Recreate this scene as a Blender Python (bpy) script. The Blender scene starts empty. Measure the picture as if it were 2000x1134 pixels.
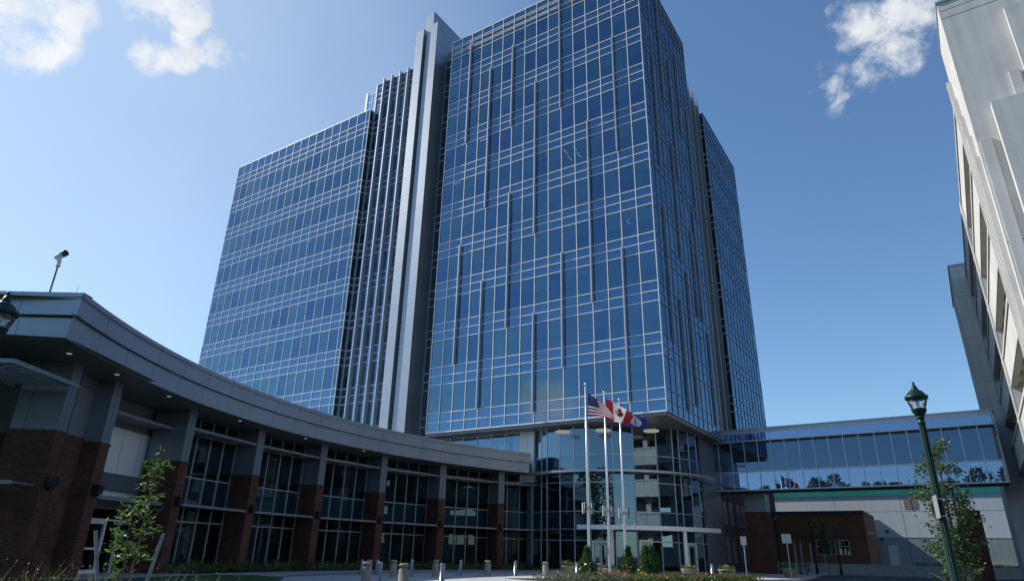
import bpy, math, random
import numpy as np
from mathutils import Vector, Matrix
random.seed(7); rng = np.random.default_rng(11)
sc = bpy.context.scene
COL = sc.collection
rad = math.radians

# ------------------------------------------------------------------ camera
F = 1267.0; PIT = rad(22.04); ROL = rad(1.28); EYE = 1.2
_cp, _sp = math.cos(PIT), math.sin(PIT)
_f = np.array([0, _cp, _sp]); _u0 = np.array([0, -_sp, _cp]); _r0 = np.array([1., 0, 0])
_r = math.cos(ROL)*_r0 + math.sin(ROL)*_u0
_u = -math.sin(ROL)*_r0 + math.cos(ROL)*_u0
cam = bpy.data.cameras.new('camera'); camo = bpy.data.objects.new('camera', cam); COL.objects.link(camo)
cam.sensor_width = 36; cam.lens = 36*F/2000; cam.clip_end = 6000; cam.clip_start = .05
M = Matrix(((_r[0], _u[0], -_f[0], 0), (_r[1], _u[1], -_f[1], 0), (_r[2], _u[2], -_f[2], EYE), (0, 0, 0, 1)))
camo.matrix_world = M
sc.camera = camo

def ray(x, y): return (x-1000)/F*_r-(y-567)/F*_u+_f
def pj(P):
    P = np.array(P, float)-[0, 0, EYE]; w = P @ _f
    return 1000+F*(P @ _r)/w, 567-F*(P @ _u)/w
def atz(x, y, z=0.):                       # where the line of sight meets height z
    d = ray(x, y); t = (z-EYE)/d[2]; return d*t+[0, 0, EYE]
def atd(x, y, D):                          # point at forward distance D (world y)
    d = ray(x, y); t = D/d[1]; return d*t+[0, 0, EYE]
def az(a): return np.array([math.sin(rad(a)), math.cos(rad(a))])

SUN_AZ, SUN_EL = -68.0, 40.0

# ------------------------------------------------------------------ materials
def newmat(name):
    m = bpy.data.materials.new(name); m.use_nodes = True
    nt = m.node_tree; nt.nodes.clear()
    out = nt.nodes.new('ShaderNodeOutputMaterial')
    return m, nt, out
def N(nt, t, **kw):
    n = nt.nodes.new(t)
    for k, v in kw.items():
        if k in n.inputs: n.inputs[k].default_value = v
        else: setattr(n, k, v)
    return n
def rgba(c): return (c[0], c[1], c[2], 1)
def noise_color(nt, base, scale, amt, coord='Object', detail=5.):
    tc = N(nt, 'ShaderNodeTexCoord'); nz = N(nt, 'ShaderNodeTexNoise'); nz.inputs['Scale'].default_value = scale
    nz.inputs['Detail'].default_value = detail
    nt.links.new(tc.outputs[coord], nz.inputs['Vector'])
    mr = N(nt, 'ShaderNodeMapRange'); mr.inputs[1].default_value = .3; mr.inputs[2].default_value = .7
    mr.inputs[3].default_value = 1-amt; mr.inputs[4].default_value = 1+amt
    nt.links.new(nz.outputs['Fac'], mr.inputs[0])
    mx = N(nt, 'ShaderNodeVectorMath', operation='SCALE')
    if isinstance(base, tuple): mx.inputs[0].default_value = base[:3]
    else: nt.links.new(base, mx.inputs[0])
    nt.links.new(mr.outputs[0], mx.inputs['Scale'])
    return mx.outputs[0], nz
def pbr(name, base, rough=.6, metal=0., ns=0., na=0., bump=0., spec=.5, coord='Object', coat=0.):
    m, nt, out = newmat(name)
    b = N(nt, 'ShaderNodeBsdfPrincipled')
    b.inputs['Base Color'].default_value = rgba(base); b.inputs['Roughness'].default_value = rough
    b.inputs['Metallic'].default_value = metal; b.inputs['Specular IOR Level'].default_value = spec
    b.inputs['Coat Weight'].default_value = coat
    if ns:
        c, nz = noise_color(nt, tuple(base), ns, na, coord)
        nt.links.new(c, b.inputs['Base Color'])
        if bump:
            bp = N(nt, 'ShaderNodeBump'); bp.inputs['Strength'].default_value = bump; bp.inputs['Distance'].default_value = .02
            nt.links.new(nz.outputs['Fac'], bp.inputs['Height']); nt.links.new(bp.outputs[0], b.inputs['Normal'])
    nt.links.new(b.outputs[0], out.inputs[0])
    return m
def tiled(name, c1, c2, mortar, bw, bh, ms, offset=.5, rough=.8, metal=0., na=.15, ns=1.2, bump=.4, spec=.4, streak=0.):
    """bricks or panels laid out in metres on the UV map"""
    m, nt, out = newmat(name)
    b = N(nt, 'ShaderNodeBsdfPrincipled'); b.inputs['Roughness'].default_value = rough
    b.inputs['Metallic'].default_value = metal; b.inputs['Specular IOR Level'].default_value = spec
    tc = N(nt, 'ShaderNodeTexCoord'); br = N(nt, 'ShaderNodeTexBrick')
    br.offset = offset; br.inputs['Scale'].default_value = 1; br.inputs['Brick Width'].default_value = bw
    br.inputs['Row Height'].default_value = bh; br.inputs['Mortar Size'].default_value = ms
    br.inputs['Color1'].default_value = rgba(c1); br.inputs['Color2'].default_value = rgba(c2); br.inputs['Mortar'].default_value = rgba(mortar)
    br.inputs['Mortar Smooth'].default_value = .1
    nt.links.new(tc.outputs['UV'], br.inputs['Vector'])
    c, nz = noise_color(nt, br.outputs['Color'], ns, na)
    if streak:
        mp = N(nt, 'ShaderNodeMapping'); mp.inputs['Scale'].default_value = (3., .12, 1); nt.links.new(tc.outputs['UV'], mp.inputs['Vector'])
        n2 = N(nt, 'ShaderNodeTexNoise'); n2.inputs['Scale'].default_value = 1.; n2.inputs['Detail'].default_value = 6
        nt.links.new(mp.outputs[0], n2.inputs['Vector'])
        m2 = N(nt, 'ShaderNodeMapRange'); m2.inputs[1].default_value = .35; m2.inputs[2].default_value = .7; m2.inputs[3].default_value = 1.; m2.inputs[4].default_value = 1-streak
        nt.links.new(n2.outputs['Fac'], m2.inputs[0])
        s2 = N(nt, 'ShaderNodeVectorMath', operation='SCALE'); nt.links.new(c, s2.inputs[0]); nt.links.new(m2.outputs[0], s2.inputs['Scale']); c = s2.outputs[0]
    nt.links.new(c, b.inputs['Base Color'])
    if bump:
        bp = N(nt, 'ShaderNodeBump'); bp.inputs['Strength'].default_value = bump; bp.inputs['Distance'].default_value = .01; bp.invert = True
        nt.links.new(br.outputs['Fac'], bp.inputs['Height']); nt.links.new(bp.outputs[0], b.inputs['Normal'])
    nt.links.new(b.outputs[0], out.inputs[0])
    return m
def glass(name, body, tint, ior, reflect=(.8, .9, 1.), through=1., rough=.0, wave=0., wscale=.35):
    """coated pane: mirror-like reflection over a tinted see-through or an opaque body"""
    m, nt, out = newmat(name)
    fr = N(nt, 'ShaderNodeFresnel'); fr.inputs['IOR'].default_value = ior
    gl = N(nt, 'ShaderNodeBsdfGlossy'); gl.inputs['Color'].default_value = rgba(reflect); gl.inputs['Roughness'].default_value = rough
    if wave:
        tc = N(nt, 'ShaderNodeTexCoord'); nz = N(nt, 'ShaderNodeTexNoise'); nz.inputs['Scale'].default_value = wscale; nz.inputs['Detail'].default_value = 1
        nt.links.new(tc.outputs['Object'], nz.inputs['Vector'])
        bp = N(nt, 'ShaderNodeBump'); bp.inputs['Strength'].default_value = 1; bp.inputs['Distance'].default_value = wave
        nt.links.new(nz.outputs['Fac'], bp.inputs['Height']); nt.links.new(bp.outputs[0], gl.inputs['Normal']); nt.links.new(bp.outputs[0], fr.inputs['Normal'])
    mx = N(nt, 'ShaderNodeMixShader'); nt.links.new(fr.outputs[0], mx.inputs[0]); nt.links.new(gl.outputs[0], mx.inputs[2])
    df = N(nt, 'ShaderNodeBsdfDiffuse'); df.inputs['Color'].default_value = rgba(body)
    if through < 1e-6: nt.links.new(df.outputs[0], mx.inputs[1])
    else:
        tr = N(nt, 'ShaderNodeBsdfTransparent'); tr.inputs['Color'].default_value = rgba(tint)
        m2 = N(nt, 'ShaderNodeMixShader'); m2.inputs[0].default_value = through
        nt.links.new(df.outputs[0], m2.inputs[1]); nt.links.new(tr.outputs[0], m2.inputs[2]); nt.links.new(m2.outputs[0], mx.inputs[1])
    nt.links.new(mx.outputs[0], out.inputs[0])
    return m
def leafmat(name, c1, c2, trans=.35, rough=.45):
    m, nt, out = newmat(name)
    gi = N(nt, 'ShaderNodeTexCoord'); nz = N(nt, 'ShaderNodeTexNoise'); nz.inputs['Scale'].default_value = 6; nz.inputs['Detail'].default_value = 3
    nt.links.new(gi.outputs['Object'], nz.inputs['Vector'])
    cr = N(nt, 'ShaderNodeValToRGB'); cr.color_ramp.elements[0].position = .35; cr.color_ramp.elements[1].position = .65
    cr.color_ramp.elements[0].color = rgba(c1); cr.color_ramp.elements[1].color = rgba(c2)
    nt.links.new(nz.outputs['Fac'], cr.inputs[0])
    b = N(nt, 'ShaderNodeBsdfPrincipled'); b.inputs['Roughness'].default_value = rough
    t = N(nt, 'ShaderNodeBsdfTranslucent'); mx = N(nt, 'ShaderNodeMixShader'); mx.inputs[0].default_value = trans
    nt.links.new(cr.outputs[0], b.inputs['Base Color']); nt.links.new(cr.outputs[0], t.inputs['Color'])
    nt.links.new(b.outputs[0], mx.inputs[1]); nt.links.new(t.outputs[0], mx.inputs[2]); nt.links.new(mx.outputs[0], out.inputs[0])
    return m
def emit(name, c, s):
    m, nt, out = newmat(name); e = N(nt, 'ShaderNodeEmission'); e.inputs[0].default_value = rgba(c); e.inputs[1].default_value = s
    nt.links.new(e.outputs[0], out.inputs[0]); return m

MT = {}
MT['vision'] = glass('vision_glass', (.02, .05, .10), (.60, .78, .84), 3.1, (.41, .69, .94), .90, wave=.004)
MT['vision_b'] = glass('vision_glass_teal', (.02, .06, .10), (.60, .82, .84), 3.0, (.43, .73, .93), .90, wave=.004)
MT['vision_c'] = glass('vision_glass_clear', (.02, .05, .10), (.52, .70, .82), 3.0, (.37, .61, .95), .88, wave=.004)
MT['spandrel'] = glass('spandrel_glass', (.014, .032, .085), (0, 0, 0), 3.2, (.43, .72, 1.), 0, wave=.004)
MT['dark_glass'] = glass('dark_glass', (.006, .010, .016), (.1, .14, .18), 1.9, (.8, .9, 1.), .5)
MT['lobby_glass'] = glass('lobby_glass', (.02, .035, .035), (.26, .37, .38), 2.8, (.55, .77, .98), .74, wave=.006, wscale=.22)
MT['lobby_spandrel'] = glass('lobby_spandrel_glass', (.010, .022, .032), (0, 0, 0), 2.7, (.52, .76, 1.), 0, wave=.006, wscale=.22)
MT['shop_glass'] = glass('low_wing_glass', (.012, .024, .024), (.26, .38, .36), 1.6, (.75, .9, .95), .8)
MT['shop_spandrel'] = glass('low_wing_spandrel_glass', (.010, .028, .040), (0, 0, 0), 1.65, (.75, .9, 1.), 0)
MT['bridge_glass'] = glass('bridge_glass', (.012, .03, .06), (.14, .24, .36), 2.4, (.42, .66, 1.), .6)
MT['bridge_spandrel'] = glass('bridge_spandrel_glass', (.03, .06, .13), (0, 0, 0), 4.6, (.44, .60, .92), 0, wave=.0015, wscale=.6)
MT['blind'] = pbr('roller_blind_cloth', (.76, .82, .80), .9)
MT['blind_dim'] = pbr('drawn_curtain_cloth', (.17, .215, .225), .9, ns=1.6, na=.2)
MT['curtain'] = pbr('window_curtain_cloth', (.42, .50, .54), .9, ns=1.6, na=.2)
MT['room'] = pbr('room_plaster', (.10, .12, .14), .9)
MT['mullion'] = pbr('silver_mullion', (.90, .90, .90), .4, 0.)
MT['mullion_dark'] = pbr('shaded_mullion', (.30, .32, .35), .45, .5)  # silver mullion darkened: shade of the unlit right faces put into the colour
MT['mullion_low'] = pbr('grey_mullion', (.34, .37, .40), .4, .3)
MT['fin'] = pbr('fin_aluminium', (.46, .49, .53), .36, .5)
MT['slab'] = tiled('light_metal_panel', (.40, .44, .50), (.39, .43, .49), (.18, .20, .23), 6., 2.296, .018, 0., .40, .35, .04, .3, .2)
MT['slab_dark'] = tiled('metal_panel_side', (.40, .43, .47), (.38, .41, .46), (.16, .17, .19), 1.9, 2.296, .012, 0., .32, .7, .04, .3, .2)
MT['fascia'] = tiled('grey_fascia_panel', (.40, .43, .48), (.385, .415, .465), (.13, .14, .16), 2.05, 20., .014, 0., .36, .55, .08, .35, .2, .10)
MT['pier_panel'] = tiled('grey_pier_panel', (.22, .255, .30), (.21, .245, .29), (.07, .08, .09), 1.25, 20., .014, 0., .42, .5, .05, .5, .2)
MT['grey_panel'] = tiled('grey_wall_panel', (.22, .24, .27), (.21, .23, .26), (.07, .07, .08), 1.6, 2.4, .014, 0., .45, .5, .05, .5, .2)
MT['white_panel'] = tiled('white_wall_panel', (.74, .76, .79), (.72, .74, .77), (.2, .2, .2), 1.25, 20., .012, 0., .5, .1, .03, .6, .1)
MT['soffit'] = tiled('soffit_panel', (.20, .21, .22), (.19, .20, .21), (.06, .06, .06), 1.2, 3., .012, 0., .5, .3, .05, .5, .1)
MT['reveal'] = pbr('dark_reveal', (.035, .04, .045), .6)
MT['brick'] = tiled('red_brick', (.160, .052, .032), (.070, .025, .020), (.105, .080, .066), .215, .075, .010, .5, .9, 0, .22, .8, .6, .2)
MT['brick_far'] = tiled('brown_brick', (.27, .115, .060), (.22, .090, .050), (.17, .11, .075), .6, .2, .02, .5, .9, 0, .2, .35, .3, .2)
MT['louver'] = pbr('sunshade_aluminium', (.24, .27, .30), .45, .4)
MT['conc'] = tiled('garage_precast', (.60, .585, .56), (.57, .56, .54), (.30, .29, .28), 9., 3.9, .02, 0., .9, 0, .10, .35, .15, .2, .10)
MT['conc_plain'] = tiled('garage_front_precast', (.60, .585, .56), (.57, .56, .54), (.30, .29, .28), 60., 60., .001, 0., .9, 0, .10, .5, .1, .2, .14)
MT['conc_in'] = pbr('garage_inner_concrete', (.56, .53, .48), .9, ns=.6, na=.15)
MT['coping'] = pbr('coping_metal', (.36, .40, .45), .35, .5)
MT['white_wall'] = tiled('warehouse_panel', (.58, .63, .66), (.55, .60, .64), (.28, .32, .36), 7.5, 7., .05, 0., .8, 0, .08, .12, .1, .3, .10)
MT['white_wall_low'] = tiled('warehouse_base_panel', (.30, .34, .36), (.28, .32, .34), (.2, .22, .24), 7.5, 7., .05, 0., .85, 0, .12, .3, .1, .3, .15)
MT['teal'] = pbr('teal_metal_band', (.02, .24, .22), .5, ns=.3, na=.1)
MT['lamp_green'] = pbr('dark_green_paint', (.006, .032, .026), .36, .0, ns=3, na=.15, spec=.22)
MT['lamp_glass'] = glass('lantern_glass', (.9, .9, .9), (.93, .94, .93), 1.35, (1, 1, 1), .93)
MT['lamp_inner'] = pbr('lamp_tube', (.75, .72, .65), .5)
MT['steel'] = pbr('brushed_steel', (.29, .30, .32), .30, .8, ns=2, na=.05)
MT['pole'] = pbr('flagpole_aluminium', (.74, .75, .78), .32, .6)
MT['galv'] = pbr('galvanised_post', (.42, .46, .48), .5, .5)
MT['bollard'] = pbr('tan_concrete', (.27, .235, .185), .95, ns=9, na=.30, bump=.3)
MT['planter'] = pbr('planter_concrete', (.27, .235, .19), .95, ns=10, na=.18, bump=.3)
MT['soil'] = pbr('dark_soil', (.03, .022, .016), 1., ns=8, na=.3)
MT['white'] = pbr('white_paint', (.80, .80, .80), .5)
MT['black'] = pbr('black_plastic', (.012, .012, .014), .4)
MT['sign_back'] = pbr('sign_back_metal', (.40, .43, .45), .5, .5)
MT['red'] = pbr('red_paint', (.55, .02, .02), .5)
MT['stop_back'] = pbr('weathered_sign_back', (.26, .20, .17), .7)
MT['bark'] = pbr('bark', (.16, .13, .105), .9, ns=9, na=.25, bump=.4)
MT['stake'] = pbr('grey_stake', (.27, .25, .25), .8, ns=6, na=.15)
MT['leaf_a'] = leafmat('leaf_fresh', (.055, .12, .018), (.13, .22, .045), .45)
MT['leaf_b'] = leafmat('leaf_mid', (.045, .095, .02), (.11, .18, .045), .4)
MT['leaf_dark'] = leafmat('leaf_evergreen', (.028, .075, .014), (.085, .165, .035), .28, .3)
MT['leaf_yellow'] = leafmat('leaf_golden', (.30, .26, .03), (.55, .46, .05), .35)
MT['leaf_far'] = leafmat('leaf_far', (.045, .09, .025), (.10, .165, .045), .3, .7)
MT['straw'] = leafmat('grass_straw', (.17, .135, .075), (.30, .25, .15), .5)
MT['blade'] = leafmat('grass_blade', (.06, .13, .02), (.16, .26, .05), .5)
MT['lavender'] = leafmat('grey_green_herb', (.10, .14, .08), (.20, .22, .15), .4)
MT['petal'] = leafmat('pink_red_petal', (.40, .045, .05), (.55, .16, .15), .4)
MT['lawn'] = pbr('lawn_turf', (.035, .075, .02), 1., ns=4, na=.35, bump=.4)
MT['asphalt'] = pbr('asphalt', (.052, .054, .060), .92, ns=1.2, na=.2, bump=.15)
MT['pave'] = tiled('plaza_concrete', (.46, .455, .45), (.43, .425, .42), (.22, .22, .22), 1.5, 1.5, .014, 0., .92, 0, .10, .5, .15, .2)
MT['pave_red'] = tiled('brick_paver', (.30, .14, .11), (.25, .12, .10), (.2, .15, .13), .2, .1, .008, .5, .92, 0, .15, 2, .2, .2)
MT['kerb'] = pbr('kerb_concrete', (.50, .49, .47), .9, ns=3, na=.12)
MT['strip'] = emit('ceiling_strip_light', (1, .97, .9), .6)
MT['ring'] = emit('ring_lamp_light', (1, .96, .88), .26)
MT['spot'] = emit('downlight_light', (1, .93, .8), .25)

# ------------------------------------------------------------------ mesh helpers
class Fr:
    """upright working frame: s along u, d along n, z up"""
    def __init__(self, o, u, n): self.o = np.array(o, float)[:2]; self.u = np.array(u, float); self.n = np.array(n, float)
    def P(self, s, d, z):
        q = self.o+s*self.u+d*self.n; return (q[0], q[1], z)
WF = Fr((0, 0), (1, 0), (0, 1))
class MB:
    def __init__(self): self.v = []; self.f = []; self.m = []; self.uv = []
    def poly(self, pts, m=0, uv=None):
        i = len(self.v); self.v += [tuple(map(float, p)) for p in pts]; self.f.append(tuple(range(i, i+len(pts)))); self.m.append(m)
        self.uv.append(uv if uv else [(0., 0.)]*len(pts))
    def quad(self, fr, s0, s1, d, z0, z1, m=0):
        if fr.u[1]*fr.n[0]-fr.u[0]*fr.n[1] < 0: s0, s1 = s1, s0      # face outwards, along n
        self.poly([fr.P(s0, d, z0), fr.P(s1, d, z0), fr.P(s1, d, z1), fr.P(s0, d, z1)], m, [(s0, z0), (s1, z0), (s1, z1), (s0, z1)])
    def flat(self, fr, s0, s1, d0, d1, z, m=0):
        self.poly([fr.P(s0, d0, z), fr.P(s1, d0, z), fr.P(s1, d1, z), fr.P(s0, d1, z)], m, [(s0, d0), (s1, d0), (s1, d1), (s0, d1)])
    def box(self, fr, s0, s1, d0, d1, z0, z1, m=0):
        self.quad(fr, s0, s1, d0, z0, z1, m); self.quad(fr, s0, s1, d1, z0, z1, m)
        for s in (s0, s1):
            self.poly([fr.P(s, d0, z0), fr.P(s, d1, z0), fr.P(s, d1, z1), fr.P(s, d0, z1)], m, [(d0, z0), (d1, z0), (d1, z1), (d0, z1)])
        self.flat(fr, s0, s1, d0, d1, z0, m); self.flat(fr, s0, s1, d0, d1, z1, m)
    def tube(self, pts, radii, seg=8, m=0, caps=True):
        pts = [np.array(p, float) for p in pts]; rings = []
        for i, p in enumerate(pts):
            d = pts[min(i+1, len(pts)-1)]-pts[max(i-1, 0)]; d /= max(np.linalg.norm(d), 1e-9)
            a = np.cross(d, [0, 0, 1.]) if abs(d[2]) < .95 else np.cross(d, [1., 0, 0]); a /= np.linalg.norm(a); b = np.cross(d, a)
            r = radii[i] if hasattr(radii, '__len__') else radii
            i0 = len(self.v)
            for k in range(seg):
                t = 2*math.pi*k/seg; self.v.append(tuple(p+r*(math.cos(t)*a+math.sin(t)*b)))
            rings.append(i0)
        for i in range(len(rings)-1):
            for k in range(seg):
                k2 = (k+1) % seg
                self.f.append((rings[i]+k, rings[i]+k2, rings[i+1]+k2, rings[i+1]+k)); self.m.append(m); self.uv.append([(0, 0)]*4)
        if caps:
            for r0 in (rings[0], rings[-1]):
                self.f.append(tuple(r0+k for k in range(seg))); self.m.append(m); self.uv.append([(0, 0)]*seg)
    def lathe(self, prof, c=(0, 0, 0), seg=20, m=0):
        rings = []
        for r, z in prof:
            i0 = len(self.v)
            for k in range(seg):
                t = 2*math.pi*k/seg; self.v.append((c[0]+r*math.cos(t), c[1]+r*math.sin(t), c[2]+z))
            rings.append(i0)
        for i in range(len(rings)-1):
            for k in range(seg):
                k2 = (k+1) % seg
                self.f.append((rings[i]+k, rings[i]+k2, rings[i+1]+k2, rings[i+1]+k)); self.m.append(m); self.uv.append([(0, 0)]*4)
        for r0, (r, z) in ((rings[0], prof[0]), (rings[-1], prof[-1])):
            if r > 1e-4: self.f.append(tuple(r0+k for k in range(seg))); self.m.append(m); self.uv.append([(0, 0)]*seg)
    def build(self, name, mats, parent=None, smooth=False, at=None):
        off = np.array(worldloc(parent)) if parent is not None else (np.array(at, float) if at is not None else np.zeros(3))
        me = bpy.data.meshes.new(name)
        v = np.array(self.v, float).reshape(-1, 3)-off
        me.from_pydata(v.tolist(), [], self.f)
        if not isinstance(mats, (list, tuple)): mats = [mats]
        for x in mats: me.materials.append(MT[x] if isinstance(x, str) else x)
        me.polygons.foreach_set('material_index', self.m)
        ul = me.uv_layers.new(name='UVMap')
        ul.data.foreach_set('uv', [c for f in self.uv for p in f for c in (float(p[0]), float(p[1]))])
        if smooth: me.polygons.foreach_set('use_smooth', [True]*len(self.f))
        o = bpy.data.objects.new(name, me); COL.objects.link(o)
        if parent is not None: o.parent = parent
        elif at is not None: o.location = at
        return o
def worldloc(o):
    l = Vector((0, 0, 0))
    while o is not None: l = l+Vector(o.location); o = o.parent
    return l
def tag(o, label, cat, group=None, kind=None):
    if label: o['label'] = label
    if cat: o['category'] = cat
    if group: o['group'] = group
    if kind: o['kind'] = kind
    return o
def thing(name, label, cat, loc=(0, 0, 0), rz=0, group=None):
    o = bpy.data.objects.new(name, None); COL.objects.link(o); o.empty_display_size = .2
    o.location = (float(loc[0]), float(loc[1]), float(loc[2])); o.rotation_euler = (0, 0, rz)
    return tag(o, label, cat, group)
def copy_tree(o, parent=None):
    c = o.copy(); COL.objects.link(c); c.parent = parent
    for ch in [x for x in bpy.data.objects if x.parent == o]: copy_tree(ch, c)
    return c
def struct(o): o['kind'] = 'structure'; return o

# ------------------------------------------------------------------ the tower
u1 = az(-57.); u2 = az(33.)
C0 = np.array([12.28, 50.23])
def ST(s, t): return C0+s*u1+t*u2
BF = Fr(C0, u1, u2)                                # s to the left along the front, d = depth into the block
ZM = lambda k: 12.7+4.592*k                        # middle line of each floor's triple band
tower = thing('tower_building', 'tall blue glass office tower with silver mullions and light metal slab behind the flagpoles', 'building', (*ST(12, 0), 0))
WIN = []                                           # every vision window: (frame, s0, s1, z0, z1)
FINH = []

def rows_for(zbot, ztop, topline=None):
    """horizontal lines and cells: list of (z0, z1, is_vision)"""
    r = []; z = zbot
    for k in range(0, 11):
        for dz, kind in ((-.9, None), (0, 's'), (.9, 's')):
            zz = ZM(k)+dz
            if zz <= zbot+.05 or zz >= ztop-.3: continue
            r.append((z, zz, 'v' if zz-z > 2 else 's')); z = zz
    if topline:
        for zz in topline:
            r.append((z, zz, 'v' if zz-z > 1.7 and zz < ztop-1 else 's')); z = zz
    r.append((z, ztop, 's'))
    return r

def curtain(fr, edges, rows, vmat='mullion', hmat='mullion', vw=.075, vd=.10, hd=.085, skipv=(), windows=True, wall='spandrel', hw=.062, nm='curtain_wall'):
    """wall part (spandrel panes) + its mullion grid; vision cells go to WIN"""
    mu = MB(); bands = []; last = None
    s0, s1 = edges[0], edges[-1]
    zlo, zhi = rows[0][0], rows[-1][1]
    lines = [zlo]+[r[1] for r in rows]
    for i, s in enumerate(edges):
        mu.box(fr, s-vw/2, s+vw/2, -.02, vd, zlo, zhi, 0)
    for z in lines:
        h = hw if z not in (zlo, zhi) else .11
        mu.box(fr, s0, s1, -.025, hd, z-h/2, z+h/2, 1)
    for (z0, z1, k) in rows:
        if (k == 's' or not windows):
            if last is None or abs(last-z0) > .01: bands.append(MB())
            last = z1
            for a, b in zip(edges[:-1], edges[1:]): bands[-1].quad(fr, a, b, 0, z0, z1, 0)
        else:
            for a, b in zip(edges[:-1], edges[1:]): WIN.append((fr, a, b, z0, z1))
    for sp in bands: sp.build('spandrel_band' if windows else nm, wall, tower)
    return mu.build('mullion_grid', [vmat, hmat], tower)

# main block, front face (16 bays) and right face (11 bays)
f1 = Fr(ST(0, 0), u1, -u2); f2 = Fr(ST(0, 0), u2, -u1)
W1, W2, ZB, ZT = 24.16, 14.74, 11.75, 59.8
e1 = [W1*i/16 for i in range(17)]; e2 = [W2*i/11 for i in range(12)]
rows_m = rows_for(ZB, ZT, [57.08, 57.98, 58.9])
wf1 = curtain(f1, e1, rows_m, vw=.062)
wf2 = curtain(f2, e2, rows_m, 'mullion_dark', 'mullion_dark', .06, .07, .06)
# vertical fins on both faces
FD = .36
def fin(fr, s, z1, z0, parent, depth=FD, w=.13, mat='fin'):
    m = MB(); m.box(fr, s-w/2, s+w/2, .0, depth, z0, z1); return m.build('fin', mat, parent)
for mI, a, b in [(2, 57.98, 43.94), (4, 53.13, 34.76), (6, 54.93, 43.94), (8, 48.54, 30.17), (10, 59.9, 43.94), (14, 50.34, 36.56), (12, 41.15, 21.88),
                 (6, 35.66, 20.98), (2, 31.07, 18.19), (4, 26.48, 13.6), (10, 27.38, 16.39), (14, 26.48, 12.7), (8, 21.88, 12.7)]:
    fin(f1, W1*(1-mI/16), a, b, wf1)
for nI, a, b in [(4, 59.9, 44.84), (2, 48.54, 35.66), (6, 52.23, 36.56), (8, 54.93, 43.94), (10, 48.54, 34.76), (5, 40.25, 27.38), (2, 31.07, 18.19),
                 (6, 26.48, 13.6), (4, 22.78, 12.7), (9, 35.66, 22.78), (10, 21.88, 12.7), (8, 31.97, 22.78)]:
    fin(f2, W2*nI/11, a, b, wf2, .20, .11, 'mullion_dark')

# left block L
SL = 39.24; TL = 1.5
fl = Fr(ST(SL, TL), u1, -u2); flr = Fr(ST(SL, TL), u2, -u1)
eL = [0, .65]+[.65+1.625*(i+1) for i in range(17)]
ZL = 56.8
rows_l = rows_for(ZB, ZL)
wl = curtain(fl, eL, rows_l, vw=.05, vd=.07, hd=.06, hw=.055)
wlr = curtain(flr, [0, .75, 2.2, 3.6], rows_l, 'mullion', 'mullion', .03, .04, .05, windows=False, wall='dark_glass')
# right block R
SR, TR = 1.1, 25.3
frr = Fr(ST(SR, TR), u2, -u1); frf = Fr(ST(SR, TR), u1, -u2)
eR = [15.6*i/10 for i in range(11)]
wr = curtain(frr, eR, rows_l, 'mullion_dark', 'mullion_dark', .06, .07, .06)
wrf = curtain(frf, [0, 1.3, 2.6], rows_l, 'mullion_dark', 'mullion', .04, .05, .06, windows=False, wall='dark_glass')
# recess wall between the left block and the slab, with four deep fins
TRC = 2.25; ZRC = 61.4
frec = Fr(ST(0, TRC), u1, -u2)
eC = [30.4, 31.8, 33.27, 34.71, 36.18, 37.63, 39.1]
rows_c = rows_for(ZB, ZRC, [58.8, 59.7, 60.6])
wc = curtain(frec, eC, rows_c, vw=.05, vd=.05, hd=.05)
for s in (33.27, 34.71, 36.18, 37.63): fin(frec, s, 61.55, ZB, wc, .52, .16, 'fin')
fin(frec, 39.17, 61.5, ZB, wc, .12, .16, 'fin')
# narrow dark recess between slab and main block
TN = 1.35
fnr = Fr(ST(0, TN), u1, -u2)
wn = curtain(fnr, [24.2, 25.2, 26.14], rows_for(ZB, 58.9), 'fin', 'mullion', .10, .06, .05, windows=False, wall='dark_glass')
# right recess with fins
frc2 = Fr(ST(2.4, 14.74), u2, -u1)
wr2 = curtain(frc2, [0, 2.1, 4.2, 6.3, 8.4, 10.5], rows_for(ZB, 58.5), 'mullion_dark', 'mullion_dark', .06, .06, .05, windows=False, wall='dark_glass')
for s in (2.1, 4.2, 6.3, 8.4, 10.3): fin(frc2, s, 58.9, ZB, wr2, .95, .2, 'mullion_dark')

# light metal slab beside the main block
def part(name, mats, parent, fn):
    m = MB(); fn(m); return m.build(name, mats, parent)
def slab(m):
    fs = Fr(ST(0, 0), u1, -u2); t = .95                  # front stands .95 m ahead of the main front
    def blk(s0, s1, d, z1, side=1):
        m.quad(fs, s0, s1, d, ZB-2, z1, 0)
        for s in (s0, s1): m.poly([fs.P(s, -6, ZB-2), fs.P(s, d, ZB-2), fs.P(s, d, z1), fs.P(s, -6, z1)], 1, [(-6, 0), (d, 0), (d, z1), (-6, z1)])
        m.flat(fs, s0, s1, -6, d, z1, 0)
        m.quad(fs, s0, s1, -6, ZB-2, z1, 0)
    blk(26.15, 27.2, t, 63.55)                            # right blade
    blk(27.2, 28.12, t-.32, 63.3)                         # channel
    blk(28.12, 28.42, t-.8, 63.1)                         # groove
    blk(28.42, 29.6, t, 63.5)                             # left blade
    blk(27.74, 29.0, t-.95, 66.9)                         # tall piece behind
slb = part('metal_slab', ['slab', 'slab_dark'], tower, slab)
part('downpipe', 'galv', tower, lambda m: m.tube([(*ST(28.27, -.40), ZB-2), (*ST(28.27, -.40), 63.0)], .06, 8))
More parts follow.
